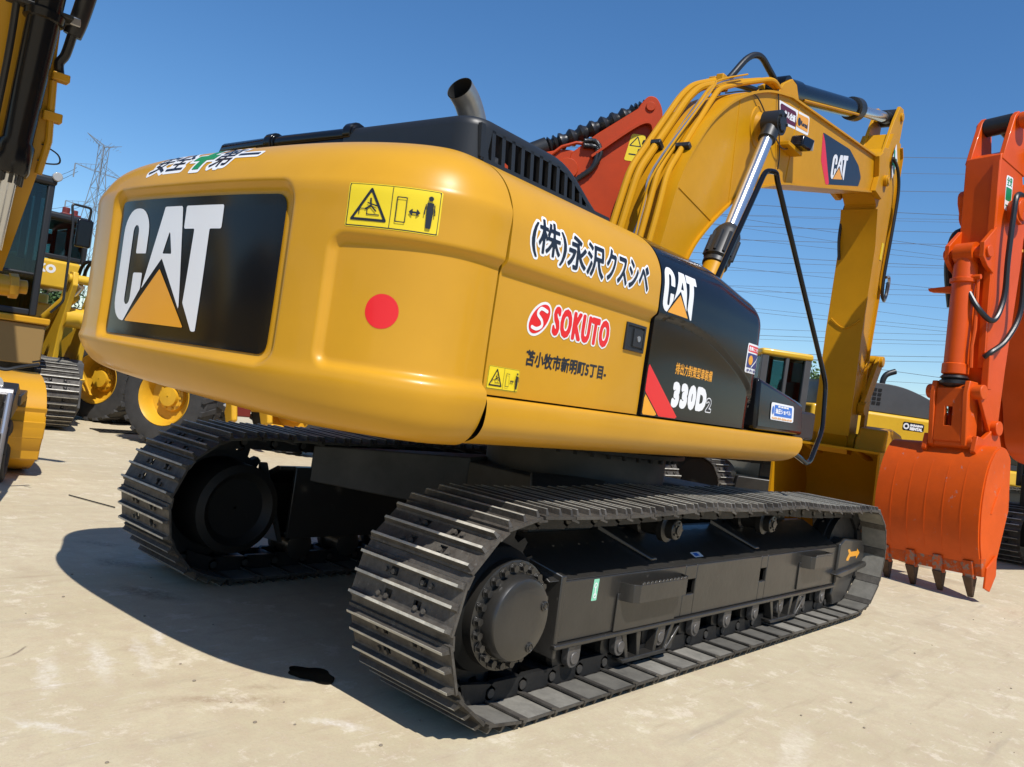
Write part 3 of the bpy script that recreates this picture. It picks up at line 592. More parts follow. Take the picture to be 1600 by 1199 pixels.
# ---------------- boom
top = smooth_line([(.16, 1.85), (.26, 2.35), (.44, 2.99), (.61, 3.58), (.93, 4.09), (1.28, 4.43), (1.69, 4.69), (2.17, 4.90), (2.72, 5.05)], 5) + [(5.90, 5.40)]
bot = [(6.02, 4.98), (2.95, 4.21)] + smooth_line([(2.77, 4.16), (2.28, 3.99), (1.9, 3.82), (1.57, 3.6), (1.19, 3.28), (.94, 2.99), (.72, 2.5), (.52, 1.75)], 5)
BW = .235
b = MB(); b.prism(top + bot, -BW, BW)
bp = lambda o: hp(o)
boom = bp(b.build('boom', YB, EX, ang=25)); BP = boom
b = MB(); b.strip(list(reversed(top)), -BW - .03, BW + .03, -.022); b.strip(list(reversed(bot)), -BW - .03, BW + .03, -.022); b.build('boom_flange', YB, boom, ang=25)
bw = MB()
for s_ in (-1, 1):
    y = s_ * (BW + .001)
    bw.lathe((2.04, s_ * BW, 4.50), (0, s_, 0), [(0, .21), (.012, .205), (.014, .15), (.04, .135), (.12, .10), (.20, .095), (.21, .05)], 30)   # boss for the boom cylinder pin
    bw.tube([(.62, y, 3.5), (1.32, y, 3.38)], .007, 6); bw.tube([(1.55, y, 4.62), (1.62, y, 3.62)], .006, 6); bw.tube([(3.0, y, 5.08), (2.9, y, 4.2)], .006, 6)
bw.build('boss_plate', YB, boom, ang=30)
# nose forks and arm pin
b = MB()
for s_ in (-1, 1):
    a = s_ * BW; c_ = s_ * (BW + .075); b.prism([(5.80, 5.40), (5.95, 5.50), (6.1, 5.42), (6.34, 5.22), (6.30, 5.02), (6.14, 4.90), (5.82, 4.93), (5.9, 5.15)], *sorted((a, c_)))
b.cyl((6.16, -.36, 5.16), (6.16, .36, 5.16), .075); b.cyl((6.16, -.375, 5.16), (6.16, -.36, 5.16), .05)
b.build('boom_nose', YB, boom, bevel=.008)
b = MB()
for s_ in (-1, 1): b.prism([(2.55, 5.02), (2.72, 5.22), (2.92, 5.34), (3.06, 5.33), (3.16, 5.22), (3.25, 5.10)], s_ * .13 - .02, s_ * .13 + .02)
b.build('cylinder_lug', YB, boom, bevel=.006)
# pipes along the boom's back
def outward(line, d):
    out = []
    for i in range(len(line)):
        a = line[max(0, i - 1)]; c_ = line[min(len(line) - 1, i + 1)]; dx, dz = c_[0] - a[0], c_[1] - a[1]; l = math.hypot(dx, dz); out.append((line[i][0] - dz / l * d, line[i][1] + dx / l * d))
    return out
key = [(.19, 2.0), (.30, 2.5), (.50, 3.22), (.60, 3.55), (1.28, 4.43), (1.45, 4.58), (1.98, 4.84)]
for k, (y0_, y1_, r_, d0) in enumerate(((.16, .20, .032, .16), (.09, .14, .036, .13), (-.13, .05, .027, .12), (-.215, -.02, .027, .10))):
    ln_ = outward(key, d0); pts = [(x, y0_ + (y1_ - y0_) * (i / 6) ** 2, z) for i, (x, z) in enumerate(ln_)]
    if k >= 2: pts += [(2.45, -.06 - .08 * (k - 2), 5.16), (2.75, -.12, 5.13)]
    b = MB(); b.tube(bend_line(pts, .12), r_, 10); b.build('hydraulic_pipe', YB, boom)
for k in range(4):
    o_ = outward(key, .10 + .025 * k); b = MB(); b.tube(smooth_line([(x, -.02 - .03 * k + .03 * math.sin(i * 2.1 + k), z) for i, (x, z) in enumerate(o_)], 5), .009, 6); b.build('grease_line', YB if k % 2 else SIL, boom)
for x, z, yy in ((.78, 3.97, .14), (.80, 3.93, -.14)):
    b = MB(); b.hexa([(x - .10, yy - .09, z - .04), (x + .02, yy - .09, z - .12), (x + .02, yy + .09, z - .12), (x - .10, yy + .09, z - .04), (x - .08, yy - .09, z), (x + .05, yy - .09, z - .08), (x + .05, yy + .09, z - .08), (x - .08, yy + .09, z)]); b.build('pipe_clamp', BKS, boom, bevel=.005)
b = MB(); b.box((1.80, .10, 4.86), (1.95, .18, 5.0)); b.box((1.84, .20, 4.86), (2.0, .28, 5.0)); b.build('hose_block', YB, boom, bevel=.01)
for y in (.14, .24):
    b = MB(); pts = smooth_line([(1.92, y, 4.95), (2.02, y - .01, 5.05), (2.25, y - .06, 5.33), (2.45, y - .10, 5.42), (2.68, y - .12, 5.36), (2.9, y - .14, 5.28), (3.02, y - .15, 5.30)] if y < .2 else [(1.96, y, 4.95), (2.1, y, 5.03), (2.4, y - .02, 5.12), (2.7, y - .1, 5.16), (2.95, y - .12, 5.20)], 6); b.tube(pts, .034, 12); b.build('hydraulic_hose', RB, boom)
b = MB(); b.tube(smooth_line([(2.35, -.25, 5.0), (2.42, -.265, 4.75), (2.55, -.275, 4.4), (2.6, -.26, 4.25)], 6), .006, 6); b.tube(smooth_line([(1.5, -.1, 4.66), (1.8, -.25, 4.75), (2.2, -.27, 4.6), (2.5, -.3, 4.45), (2.75, -.3, 4.52)], 6), .007, 6); b.build('cable', RB, boom)
# work lamp on the boom side
b = MB(); b.box((2.55, -.36, 4.49), (2.95, -.235, 4.53)); b.build('lamp_bracket', YB, boom, bevel=.004)
b = MB(); b.hexa([(2.72, -.44, 4.53), (2.93, -.46, 4.53), (2.93, -.29, 4.53), (2.72, -.29, 4.53), (2.76, -.43, 4.66), (2.99, -.47, 4.67), (2.99, -.29, 4.67), (2.76, -.29, 4.66)]); lm = b.build('work_lamp', BK, boom, bevel=.02, seg=3)
b = MB(); b.box((2.975, -.455, 4.555), (2.992, -.30, 4.65)); b.build('lamp_lens', LAMP, lm)
ys = -BW
DYB = (0, ys - .0, 0)
decal('logo_decal', boom, [(S_poly([(3.80, 5.05), (3.86, 4.74), (4.12, 4.53), (5.32, 4.85), (5.38, 4.98), (5.22, 5.09), (4.80, 5.17)]), 0, NK, .03), (S_poly([(3.80, 5.05), (3.90, 4.98), (4.24, 4.56), (4.12, 4.53), (3.86, 4.74)]), 0, RD, .03)] , DYB, UX, UZ, DY, None)
lg = logo_layers(0, 0, .30)
def shear(sp, x0, y0, k): s_, f_ = sp; s_ = s_.copy(); yy = s_[..., 1] + s_[..., 0] * k; s_[..., 1] = yy + y0; s_[..., 0] = s_[..., 0] * 1.1 + x0; return s_, f_
decal('logo_decal', boom, [(shear(l[0], 4.24, 4.63, .30), 0, l[2], .01) for l in lg], (0, ys - .003, 0), UX, UZ, DY, None)
decal('name_sticker', boom, [(S_poly([(2.45, 4.93), (2.55, 4.73), (3.36, 4.86), (3.33, 5.06)]), 0, WH, .03), (S_poly([(2.48, 4.915), (2.56, 4.755), (2.98, 4.825), (2.94, 4.975)]), 0, MAR, .03),
    (shear(S_text('サル企画', 0, 0, .28, .07), 2.62, 4.82, .15), .004, WH), (S_poly(circ(3.02, 4.905, .045)), 0, NK), (S_poly([(2.99, 4.84), (3.33, 4.885), (3.31, 5.035), (2.98, 4.98)]), 0, ORT, .03), (S_poly(circ(3.05, 4.91, .045)), 0, NK), (shear(S_text('Rental', 0, 0, .18, .05), 3.10, 4.89, .15), .003, NK)], DYB, UX, UZ, DY, None, cell=.008)
# ---------------- boom cylinders
for s_ in (-1, 1):
    y = s_ * .42; A = V((.62, y, 1.95)); Bp = V((2.04, y, 4.50)) if s_ > 0 else V((1.96, y - .0, 4.50)); d_ = (Bp - A).normalized(); mid = A + d_ * 1.48
    b = MB(); b.tube([A, A + d_ * 1.16], .10, 20); cy = hp(b.build('boom_cylinder', YB, EX))
    b = MB(); b.lathe(A + d_ * 1.10, d_, [(0, .10), (.01, .115), (.05, .115), (.06, .105), (.08, .125), (.36, .125), (.40, .11), (.44, .085), (.46, .07)], 22)
    for q in range(10):
        a_ = 2 * PI * q / 10; o1 = d_.orthogonal().normalized(); o2 = d_.cross(o1); pp = A + d_ * 1.2 + (o1 * math.cos(a_) + o2 * math.sin(a_)) * .125; b.tube([pp, pp + d_ * .22], .017, 6)
    b.build('cylinder_head', BKS, cy)
    b = MB(); b.cyl(mid + d_ * .02, Bp - d_ * .1, .062, n=64); b.build('cylinder_rod', CH, cy)
    b = MB(); b.cyl(Bp - V((0, .085, 0)), Bp + V((0, .085, 0)), .12, n=24); b.tube([Bp - d_ * .22, Bp], .085, 16); b.cyl(Bp - V((0, .10, 0)), Bp - V((0, .085, 0)), .085, n=12)
    for q in range(5): a_ = 2 * PI * q / 5; b.cyl(Bp + V((.08 * math.cos(a_), -.11, .08 * math.sin(a_))), Bp + V((.08 * math.cos(a_), -.085, .08 * math.sin(a_))), .016, n=6)
    b.build('rod_end', BKS, cy)
# arm cylinder
A = V((2.95, 0, 5.26)); Bp = V((7.02, 0, 6.36)); d_ = (Bp - A).normalized()
b = MB(); b.tube([A, A + d_ * 2.62], .118, 22); b.cyl(A - V((0, .11, 0)), A + V((0, .11, 0)), .13, n=22); b.lathe(A + d_ * .18, d_, [(0, .118), (.01, .135), (.30, .135), (.31, .118)], 22)
ac = hp(b.build('arm_cylinder', BK, EX))
b = MB(); b.lathe(A + d_ * 2.45, d_, [(0, .12), (.01, .15), (.20, .155), (.22, .13), (.30, .12), (.31, .08)], 24); b.build('cylinder_head', BKS, ac)
b = MB(); b.cyl(A + d_ * 2.7, Bp - d_ * .1, .075, n=20); b.build('cylinder_rod', CH, ac)
b = MB(); b.cyl(Bp - V((0, .10, 0)), Bp + V((0, .10, 0)), .125, n=24); b.tube([Bp - d_ * .3, Bp], .09, 14); b.build('rod_end', BKS, ac)
b = MB(); b.tube([A + d_ * .5 + V((0, -.1, -.09)), A + d_ * 2.5 + V((0, -.1, -.09))], .016, 8); b.build('hydraulic_pipe', YB, ac)
# stick
sp_o = [(6.46, 5.72), (6.62, 5.98), (7.03, 5.96), (7.12, 5.78), (7.09, 5.35), (7.02, 4.85), (7.01, 4.31), (6.93, 3.63), (6.87, 2.96), (6.84, 2.03), (6.86, 1.55), (6.76, 1.36), (6.56, 1.36), (6.40, 1.62), (6.36, 3.07), (6.40, 4.3), (6.26, 4.86), (6.0, 5.02), (5.98, 5.26), (6.12, 5.50)]
b = MB(); b.prism(sp_o, -.215, .215); stick = hp(b.build('arm', YB, EX, ang=25))
b = MB(); b.strip([(6.40, 1.62), (6.36, 3.07), (6.40, 4.3), (6.26, 4.80)], -.25, .25, .02)
b.strip([(7.03, 5.9), (7.12, 5.78), (7.09, 5.35), (7.02, 4.85), (7.01, 4.31), (6.93, 3.63), (6.87, 2.96), (6.84, 2.03)], -.25, .25, .02)
b.build('arm_flange', YB, stick, ang=25)
b = MB()
for s_ in (-1, 1):
    b.prism([(6.35, 5.55), (6.72, 6.22), (6.9, 6.48), (7.08, 6.5), (7.16, 6.38), (7.1, 5.9)], s_ * .15 - .022, s_ * .15 + .022)
    b.prism([(6.0, 5.0), (6.02, 5.4), (6.22, 5.66), (6.5, 5.72), (6.6, 5.3), (6.35, 4.95)], s_ * .222 - .012, s_ * .222 + .012)
b.cyl((7.02, -.2, 6.36), (7.02, .2, 6.36), .06); b.cyl((6.62, -.30, 1.55), (6.62, .30, 1.55), .12)
b.tube([(6.35, -.235, 2.75), (6.62, -.242, 2.5), (6.9, -.235, 2.78)], .008, 6); b.tube(smooth_line([(6.33, -.2, 3.25), (6.33, 0, 3.12), (6.33, .2, 3.25)], 5), .010, 6)
b.build('arm_bracket', YB, stick, bevel=.006)
b = MB(); b.prism([(6.78, 4.2), (6.86, 4.2), (6.88, 4.45), (6.80, 4.45)], -.222, -.216); b.build('yellow_tag', YS, stick)
b = MB(); b.tube(smooth_line([(6.6, -.26, 5.62), (6.85, -.28, 5.5), (6.98, -.29, 5.2), (6.94, -.29, 4.6), (6.90, -.28, 4.0), (6.95, -.28, 3.7), (7.15, -.27, 3.72), (7.22, -.26, 3.95)], 6), .024, 8); b.build('hydraulic_hose', RB, stick)
b = MB(); b.tube(smooth_line([(6.98, -.27, 3.72), (7.12, -.27, 3.66), (7.22, -.27, 3.85), (7.2, -.27, 4.02), (7.08, -.26, 4.0)], 5), .022, 8); b.build('hose_fitting', SIL, stick)
b = MB(); b.tube(smooth_line([(6.40, .22, 5.0), (6.33, .24, 4.75), (6.31, .24, 4.4), (6.38, .22, 4.1)], 6), .022, 8); b.build('hydraulic_hose', RB, stick)
gy = [(6.74, 5.88), (6.62, 5.60), (6.76, 5.36), (6.90, 5.66)]
decal('green_cross_sticker', stick, [(S_poly(gy), 0, WH, .02), (S_line([(6.70, 5.74), (6.81, 5.48)]), .035, GN, .01), (S_line([(6.67, 5.57), (6.84, 5.65)]), .035, GN, .01)], (0, -.236, 0), UX, UZ, DY, None, cell=.01)
# bucket cylinder + links in front of the arm
A = V((7.25, 0, 5.2)); Bp = V((7.32, 0, 2.75)); d_ = (Bp - A).normalized(); b = MB(); b.tube([A, A + d_ * 1.6], .10, 16); b.cyl(A - V((0, .12, 0)), A + V((0, .12, 0)), .10); bc = hp(b.build('bucket_cylinder', BK, EX))
b = MB(); b.cyl(A + d_ * 1.6, Bp, .06, n=16); b.build('cylinder_rod', CH, bc)
b = MB()
for s_ in (-1, 1):
    y = s_ * .27
    b.prism([(6.72, 1.95), (6.86, 1.95), (7.42, 2.72), (7.36, 2.86), (7.22, 2.84), (6.74, 2.14)], y - .03, y + .03); b.prism([(7.25, 2.80), (7.42, 2.72), (7.40, 1.5), (7.24, 1.5)], s_ * .17 - .03, s_ * .17 + .03)
    b.cyl((6.8, y - .05, 2.04), (6.8, y + .05, 2.04), .10); 
b.cyl((7.32, -.33, 2.78), (7.32, .33, 2.78), .08); b.cyl((7.32, -.30, 1.5), (7.32, .30, 1.5), .10)
hp(b.build('bucket_link', YB, EX, bevel=.008))
# bucket: curled toward the machine, opening to the rear
bk = MB(); out = smooth_line([(6.16, 1.46), (6.75, 1.46), (7.15, 1.40), (7.55, 1.18), (7.80, .80), (7.76, .42), (7.45, .14), (7.0, .04), (6.35, .06)], 6)
bk.strip(out, -.74, .70, -.03)
for yy in (-.74, .70): bk.prism(out + [(6.28, .35), (6.22, 1.0)], yy - .015, yy + .015)
bk.box((6.10, -.76, .045), (6.42, .72, .095)); bko = hp(bk.build('bucket', YB, EX, bevel=0, ang=30))
b = MB()
for s_ in (-1, 1):
    b.prism([(6.42, 1.42), (6.44, 1.62), (6.55, 1.72), (6.72, 1.72), (7.0, 1.62), (7.26, 1.66), (7.42, 1.60), (7.5, 1.3), (7.0, 1.3)], s_ * .36 - .03, s_ * .36 + .03)
b.prism([(6.42, 1.44), (6.50, 1.76), (6.80, 1.80), (7.30, 1.74), (7.55, 1.62), (7.62, 1.25), (7.2, 1.36)], -.72, -.34)
b.build('bucket_ear', YB, bko, bevel=.03, seg=3)
for y in (-.66, -.33, 0, .33, .66):
    b = MB(); b.hexa([(6.12, y - .06, .045), (6.12, y + .06, .045), (6.12, y + .06, .10), (6.12, y - .06, .10), (5.86, y - .035, .06), (5.86, y + .035, .06), (5.86, y + .035, .075), (5.86, y - .035, .075)]); b.build('bucket_tooth', TUS, bko, bevel=.006)
# hand rail beside the tool box
b = MB(); b.tube(bend_line([(-.46, -1.20, 2.45), (-.02, -1.27, 3.40), (.10, -1.3, 3.42), (.14, -1.3, 3.37), (1.50, -1.36, 2.16), (1.60, -1.38, 2.02), (1.56, -1.42, 1.62), (1.25, -1.45, 1.32), (.98, -1.42, 1.40), (.78, -1.40, 1.44)], .09), .020, 10); hp(b.build('hand_rail', BK, EX))
b = MB(); b.box((.9, -1.42, 1.52), (1.35, -.62, 1.75)); hp(b.build('front_step', BKS, EX, bevel=.02))
# ================================================================== ground
def ground():
    M = bpy.data.materials.new('concrete'); M.use_nodes = True; n = M.node_tree; L = n.links.new; b = n.nodes['Principled BSDF']; b.inputs['Roughness'].default_value = .85; b.inputs['Specular IOR Level'].default_value = .3
    tc = n.nodes.new('ShaderNodeTexCoord'); ob = tc.outputs['Object']
    def noise(sc, det=8, ro=.65, vec=None, dist=0):
        t = n.nodes.new('ShaderNodeTexNoise'); t.inputs['Scale'].default_value = sc; t.inputs['Detail'].default_value = det; t.inputs['Roughness'].default_value = ro; t.inputs['Distortion'].default_value = dist
        L(vec or ob, t.inputs['Vector']); return t.outputs['Fac']
    def rng(x, a, b_, c=0, d=1):
        r = n.nodes.new('ShaderNodeMapRange'); r.inputs['From Min'].default_value = a; r.inputs['From Max'].default_value = b_; r.inputs['To Min'].default_value = c; r.inputs['To Max'].default_value = d; L(x, r.inputs['Value']); return r.outputs[0]
    def mix(f, a, c, blend='MIX'):
        x = n.nodes.new('ShaderNodeMix'); x.data_type = 'RGBA'; x.blend_type = blend
        if isinstance(f, float): x.inputs['Factor'].default_value = f
        else: L(f, x.inputs['Factor'])
        for s_, q in (('A', a), ('B', c)):
            if isinstance(q, tuple): x.inputs[s_].default_value = (*q, 1)
            else: L(q, x.inputs[s_])
        return x.outputs['Result']
    def mapv(rot, sc, loc=(0, 0, 0)):
        m_ = n.nodes.new('ShaderNodeMapping'); m_.inputs['Rotation'].default_value = rot; m_.inputs['Scale'].default_value = sc; m_.inputs['Location'].default_value = loc; L(ob, m_.inputs['Vector']); return m_.outputs[0]
    def mul(a, c):
        x = n.nodes.new('ShaderNodeMath'); x.operation = 'MULTIPLY'; L(a, x.inputs[0])
        if isinstance(c, float): x.inputs[1].default_value = c
        else: L(c, x.inputs[1])
        return x.outputs[0]
    col = mix(rng(noise(.8), .3, .72), (.465, .395, .255), (.58, .505, .34))
    col = mix(rng(noise(9, 10, .75), .42, .75), col, (.45, .35, .24))                           # grit
    col = mix(mul(rng(noise(1, 8, .7, mapv((0, 0, 1.1), (1.2, 9, 1))), .56, .72), .55), col, (.36, .27, .18))   # brownish drag marks
    col = mix(mul(rng(noise(1, 9, .75, mapv((0, 0, .45), (2.2, 14, 1), (3, 1, 0))), .60, .70), .6), col, (.72, .67, .60))   # chalky scratches
    col = mix(mul(rng(noise(70, 6, .85), .50, .68), .45), col, (.34, .27, .18))
    col = mix(mul(rng(noise(18, 9, .85), .56, .66), .35), col, (.72, .66, .55))
    col = mix(mul(rng(noise(.45, 5, .6), .58, .72), .6), col, (.30, .215, .14))           # stains
    col = mix(rng(noise(38, 3, .8), .70, .76), col, (.14, .10, .07))                                # specks
    col = mix(mul(rng(noise(3.5, 10, .8), .55, .62), .45), col, (.74, .66, .52))
    col = mix(mul(rng(noise(1, 6, .6, mapv((0, 0, -.35), (.5, 5, 1), (1, 4, 0))), .60, .72), .5), col, (.33, .27, .20))
    # stains with a place of their own: (x, y, long radius, short radius, turn, colour, strength)
    wob = n.nodes.new('ShaderNodeTexNoise'); wob.inputs['Scale'].default_value = 7; wob.inputs['Detail'].default_value = 9; wob.inputs['Roughness'].default_value = .75; L(ob, wob.inputs['Vector'])
    add = n.nodes.new('ShaderNodeVectorMath'); add.operation = 'MULTIPLY_ADD'; L(wob.outputs['Color'], add.inputs[0]); add.inputs[1].default_value = (.22, .22, 0); sub = n.nodes.new('ShaderNodeVectorMath'); sub.operation = 'SUBTRACT'; L(ob, sub.inputs[0]); sub.inputs[1].default_value = (.11, .11, 0); L(sub.outputs[0], add.inputs[2])
    grit = rng(noise(30, 8, .8), .35, .65)
    for cx, cy, ra, rb, rot, cc, st in ((-2.78, 1.65, .20, .10, -.9, (.10, .085, .065), .75), (-2.92, .95, .26, .09, -1.0, (.12, .10, .075), .7), (-2.70, 2.25, .16, .07, -.7, (.14, .11, .08), .6), (-3.30, -.72, .30, .045, -.5, (.30, .21, .125), .75), (-3.08, -.66, .10, .05, -.4, (.30, .22, .14), .6),
        (-3.86, -.10, .22, .045, 1.25, (.74, .70, .62), .55), (-3.60, -.02, .28, .05, 1.28, (.75, .71, .63), .6), (-3.40, -.04, .28, .04, 1.3, (.75, .71, .63), .5), (-3.22, .18, .14, .03, 1.2, (.82, .79, .74), .6), (-3.03, -1.15, .14, .04, -.9, (.80, .77, .72), .6), (-4.05, -.62, .16, .03, -.9, (.78, .75, .70), .5), (-2.95, -.50, .08, .05, 0, (.33, .25, .17), .5), (.8, -2.3, .5, .12, .2, (.42, .33, .22), .5), (3.2, -2.0, .6, .10, .1, (.40, .32, .22), .5), (-1.2, -2.5, .4, .08, .3, (.72, .66, .55), .5), (-3.3, 2.6, .5, .12, -.6, (.38, .29, .19), .5)):
        mp_ = n.nodes.new('ShaderNodeMapping'); mp_.vector_type = 'TEXTURE'; mp_.inputs['Location'].default_value = (cx, cy, 0); mp_.inputs['Rotation'].default_value = (0, 0, rot); mp_.inputs['Scale'].default_value = (ra, rb, 1); L(add.outputs[0], mp_.inputs['Vector'])
        ln_ = n.nodes.new('ShaderNodeVectorMath'); ln_.operation = 'LENGTH'; L(mp_.outputs[0], ln_.inputs[0]); msk = rng(ln_.outputs['Value'], .45, 1.25, st, 0)
        col = mix(mul(msk, grit), col, cc)
    v = n.nodes.new('ShaderNodeTexVoronoi'); v.feature = 'DISTANCE_TO_EDGE'; v.inputs['Scale'].default_value = .22
    wv = n.nodes.new('ShaderNodeMix'); wv.data_type = 'VECTOR'; wv.inputs['Factor'].default_value = .12; L(ob, wv.inputs['A']); t = n.nodes.new('ShaderNodeTexNoise'); t.inputs['Scale'].default_value = 2.5; t.inputs['Detail'].default_value = 8; L(ob, t.inputs['Vector']); L(t.outputs['Color'], wv.inputs['B']); L(wv.outputs['Result'], v.inputs['Vector'])
    col = mix(mul(rng(v.outputs['Distance'], 0.0, .0016, 1, 0), rng(noise(.6), .62, .66)), col, (.2, .15, .11))
    L(col, b.inputs['Base Color'])
    bp_ = n.nodes.new('ShaderNodeBump'); bp_.inputs['Strength'].default_value = .35; bp_.inputs['Distance'].default_value = .006; L(noise(26, 10, .8), bp_.inputs['Height']); L(bp_.outputs[0], b.inputs['Normal'])
    me = bpy.data.meshes.new('ground'); s_ = 1500; me.from_pydata([(-s_, -s_, 0), (s_, -s_, 0), (s_, s_, 0), (-s_, s_, 0)], [], [(0, 1, 2, 3)]); me.materials.append(M)
    o = bpy.data.objects.new('ground', me); C.objects.link(o); o['kind'] = 'structure'
    return o
ground()
# ================================================================== glass that is really see-through
def vary(M, lo, hi):        # every shoe wears a little differently
    n = M.node_tree; L = n.links.new; oi = n.nodes.new('ShaderNodeObjectInfo'); b = n.nodes['Principled BSDF']; src = b.inputs['Base Color'].links[0].from_socket
    r = n.nodes.new('ShaderNodeMapRange'); r.inputs['To Min'].default_value = lo; r.inputs['To Max'].default_value = hi; L(oi.outputs['Random'], r.inputs['Value'])
    m_ = n.nodes.new('ShaderNodeVectorMath'); m_.operation = 'SCALE'; L(src, m_.inputs[0]); L(r.outputs[0], m_.inputs['Scale']); L(m_.outputs[0], b.inputs['Base Color'])
    tc = [q for q in n.nodes if q.type == 'TEX_COORD'][0]; a = n.nodes.new('ShaderNodeVectorMath'); a.operation = 'ADD'; s3 = n.nodes.new('ShaderNodeMath'); s3.operation = 'MULTIPLY'; s3.inputs[1].default_value = 37; L(oi.outputs['Random'], s3.inputs[0])
    ts = [l.to_socket for l in list(n.links) if l.from_socket == tc.outputs['Object']]
    L(tc.outputs['Object'], a.inputs[0]); L(s3.outputs[0], a.inputs[1])
    for t in ts: L(a.outputs[0], t)
for q_ in (TS, TG, TI): vary(q_, .6, 1.4)
def glassy(name, tint, rough=.03):
    M = bpy.data.materials.new(name); M.use_nodes = True; n = M.node_tree; n.nodes.clear(); o = n.nodes.new('ShaderNodeOutputMaterial'); t = n.nodes.new('ShaderNodeBsdfTransparent'); g = n.nodes.new('ShaderNodeBsdfGlossy'); mx = n.nodes.new('ShaderNodeMixShader'); f = n.nodes.new('ShaderNodeFresnel')
    t.inputs[0].default_value = (*tint, 1); g.inputs['Roughness'].default_value = rough; f.inputs[0].default_value = 1.5; n.links.new(f.outputs[0], mx.inputs[0]); n.links.new(t.outputs[0], mx.inputs[1]); n.links.new(g.outputs[0], mx.inputs[2]); n.links.new(mx.outputs[0], o.inputs[0]); return M
CG = glassy('cab_glass', (.42, .58, .58))
def ring_frame(b, y0, y1, z0, z1, x0, x1, t, r=.0):     # window surround in the yz plane
    b.box((x0, y0, z0), (x1, y0 + t, z1)); b.box((x0, y1 - t, z0), (x1, y1, z1)); b.box((x0, y0 + t, z0), (x1, y1 - t, z0 + t)); b.box((x0, y0 + t, z1 - t), (x1, y1 - t, z1))
def simple_cab(parent, x0, x1, y0, y1, z0, z1, body, roof=None, dark=BKS, t=.09, glass=CG, split=.3):
    """open cab: corner posts, roof, floor, glass panes, a seat inside; front at x1"""
    b = MB()
    for x in (x0, x1 - t):
        for y in (y0, y1 - t): b.box((x, y, z0), (x + t, y + t, z1))
    zs = z0 + (z1 - z0) * split
    for y in (y0, y1 - t): b.box((x0 + t, y, z0), (x1 - t, y + t, z0 + t)); b.box((x0 + t, y + .01, zs), (x1 - t, y + t - .01, zs + .05)); b.box((x0 + (x1 - x0) * .45, y + .004, z0 + t), (x0 + (x1 - x0) * .45 + .07, y + t - .004, z1))
    for x in (x0, x1 - t): b.box((x, y0 + t, z0), (x + t, y1 - t, z0 + t)); b.box((x + .02, y0 + t, zs), (x + t - .02, y1 - t, zs + .04))
    c = b.build('cab', dark, parent, bevel=.02, seg=3)
    r = MB(); r.box((x0 - .02, y0 - .02, z1 - .03), (x1 + .03, y1 + .02, z1 + .10)); r.build('roof', roof or dark, c, bevel=.045, seg=3)
    for nm, q in (('windscreen', ((x1 - t * .6, y0 + t, z0 + t), (x1 - t * .6 + .008, y1 - t, z1 - .04))), ('window', ((x0 + t * .5, y0 + t, z0 + t), (x0 + t * .5 + .008, y1 - t, z1 - .04))), ('window', ((x0 + t, y0 + t * .5, z0 + t), (x1 - t, y0 + t * .5 + .008, z1 - .04))), ('window', ((x0 + t, y1 - t * .5, z0 + t), (x1 - t, y1 - t * .5 + .008, z1 - .04)))):
        g = MB(); g.box(*q); g.build(nm, glass, c)
    s_ = MB(); xm = (x0 + x1) / 2 - .15; ym = (y0 + y1) / 2; s_.box((xm - .25, ym - .25, z0 + .3), (xm + .25, ym + .25, z0 + .48)); s_.box((xm - .28, ym - .23, z0 + .45), (xm - .15, ym + .23, z0 + 1.15)); s_.box((xm + .3, ym - .03, z0 + .1), (xm + .38, ym + .03, z0 + .75)); s_.build('seat', BKS, c, bevel=.04, seg=3)
    return c
def base(parent, yel, L=1.9, yc=1.2, hw=.3, x0=0, n=38, ph=.2, frame=FR, X=None):
    k0 = len(parent.children)
    for s_ in (-1, 1):
        make_track(parent, s_ * yc, hw, L=L, x0=x0, rollers=((-.5 * L / 2, .97), (.5 * L / 2, .97)), n=n, phase=ph)
        b = MB(); b.prism([(x0 - L + .3, .25), (x0 + L - .3, .25), (x0 + L - .35, .62), (x0 - L + .35, .62)], *sorted((s_ * (yc - .22), s_ * (yc + .24)))); f = b.build('track_frame', frame, parent, bevel=.02)
        for x in (x0 - L, x0 + L):
            b = MB(); b.lathe((x, s_ * (yc - .15), .525), (0, s_, 0), [(0, .1), (.01, .38), (.26, .38), (.28, .24), (.40, .22), (.41, .02)], 28); b.build('drive_wheel', frame, parent)
    b = MB(); b.box((x0 - 1.0, -yc + .2, .55), (x0 + 1.0, yc - .2, .95)); b.cyl((x0, 0, .9), (x0, 0, 1.12), .6, n=30); b.build('car_body', frame, parent, bevel=.02)
    if X is not None:
        for o in list(parent.children):
            if o.name.split('.')[0] in ('track', 'track_frame', 'drive_wheel', 'car_body'): o.matrix_local = X
# ================================================================== excavator on the left, seen from the front
LE = thing('excavator', 'yellow excavator at the left edge seen from the front, its bucket resting on the ground', 'excavator', (-2.55, 5.63, 0), (0, 0, math.radians(-98)), None)
b = MB(); b.prism([(-.10, 1.5), (.10, 1.5), (.16, 3.2), (.14, 5.2), (.0, 6.4), (-.5, 6.6), (-.62, 5.0), (-.45, 3.2)], -.44, .10); arm = b.build('arm', Y, LE, bevel=.012)
b = MB(); b.strip([(.10, 1.7), (.16, 3.2), (.14, 5.2), (.0, 6.4)], -.47, .13, -.02); b.build('arm_flange', Y, arm)
A = V((.34, -.19, 2.9)); Bp = V((.36, -.03, 4.75)); d_ = (Bp - A).normalized()
b = MB(); b.lathe(A - d_ * .02, d_, [(0, .09), (.01, .135), (.06, .15), (.36, .15), (.40, .125), (1.66, .125), (1.67, .155), (1.74, .155), (1.75, .125), (2.3, .125), (2.5, .10)], 28); cy = b.build('bucket_cylinder', mat('cylinder_black_gloss', (.009, .009, .010), .2, spec=.3), LE)
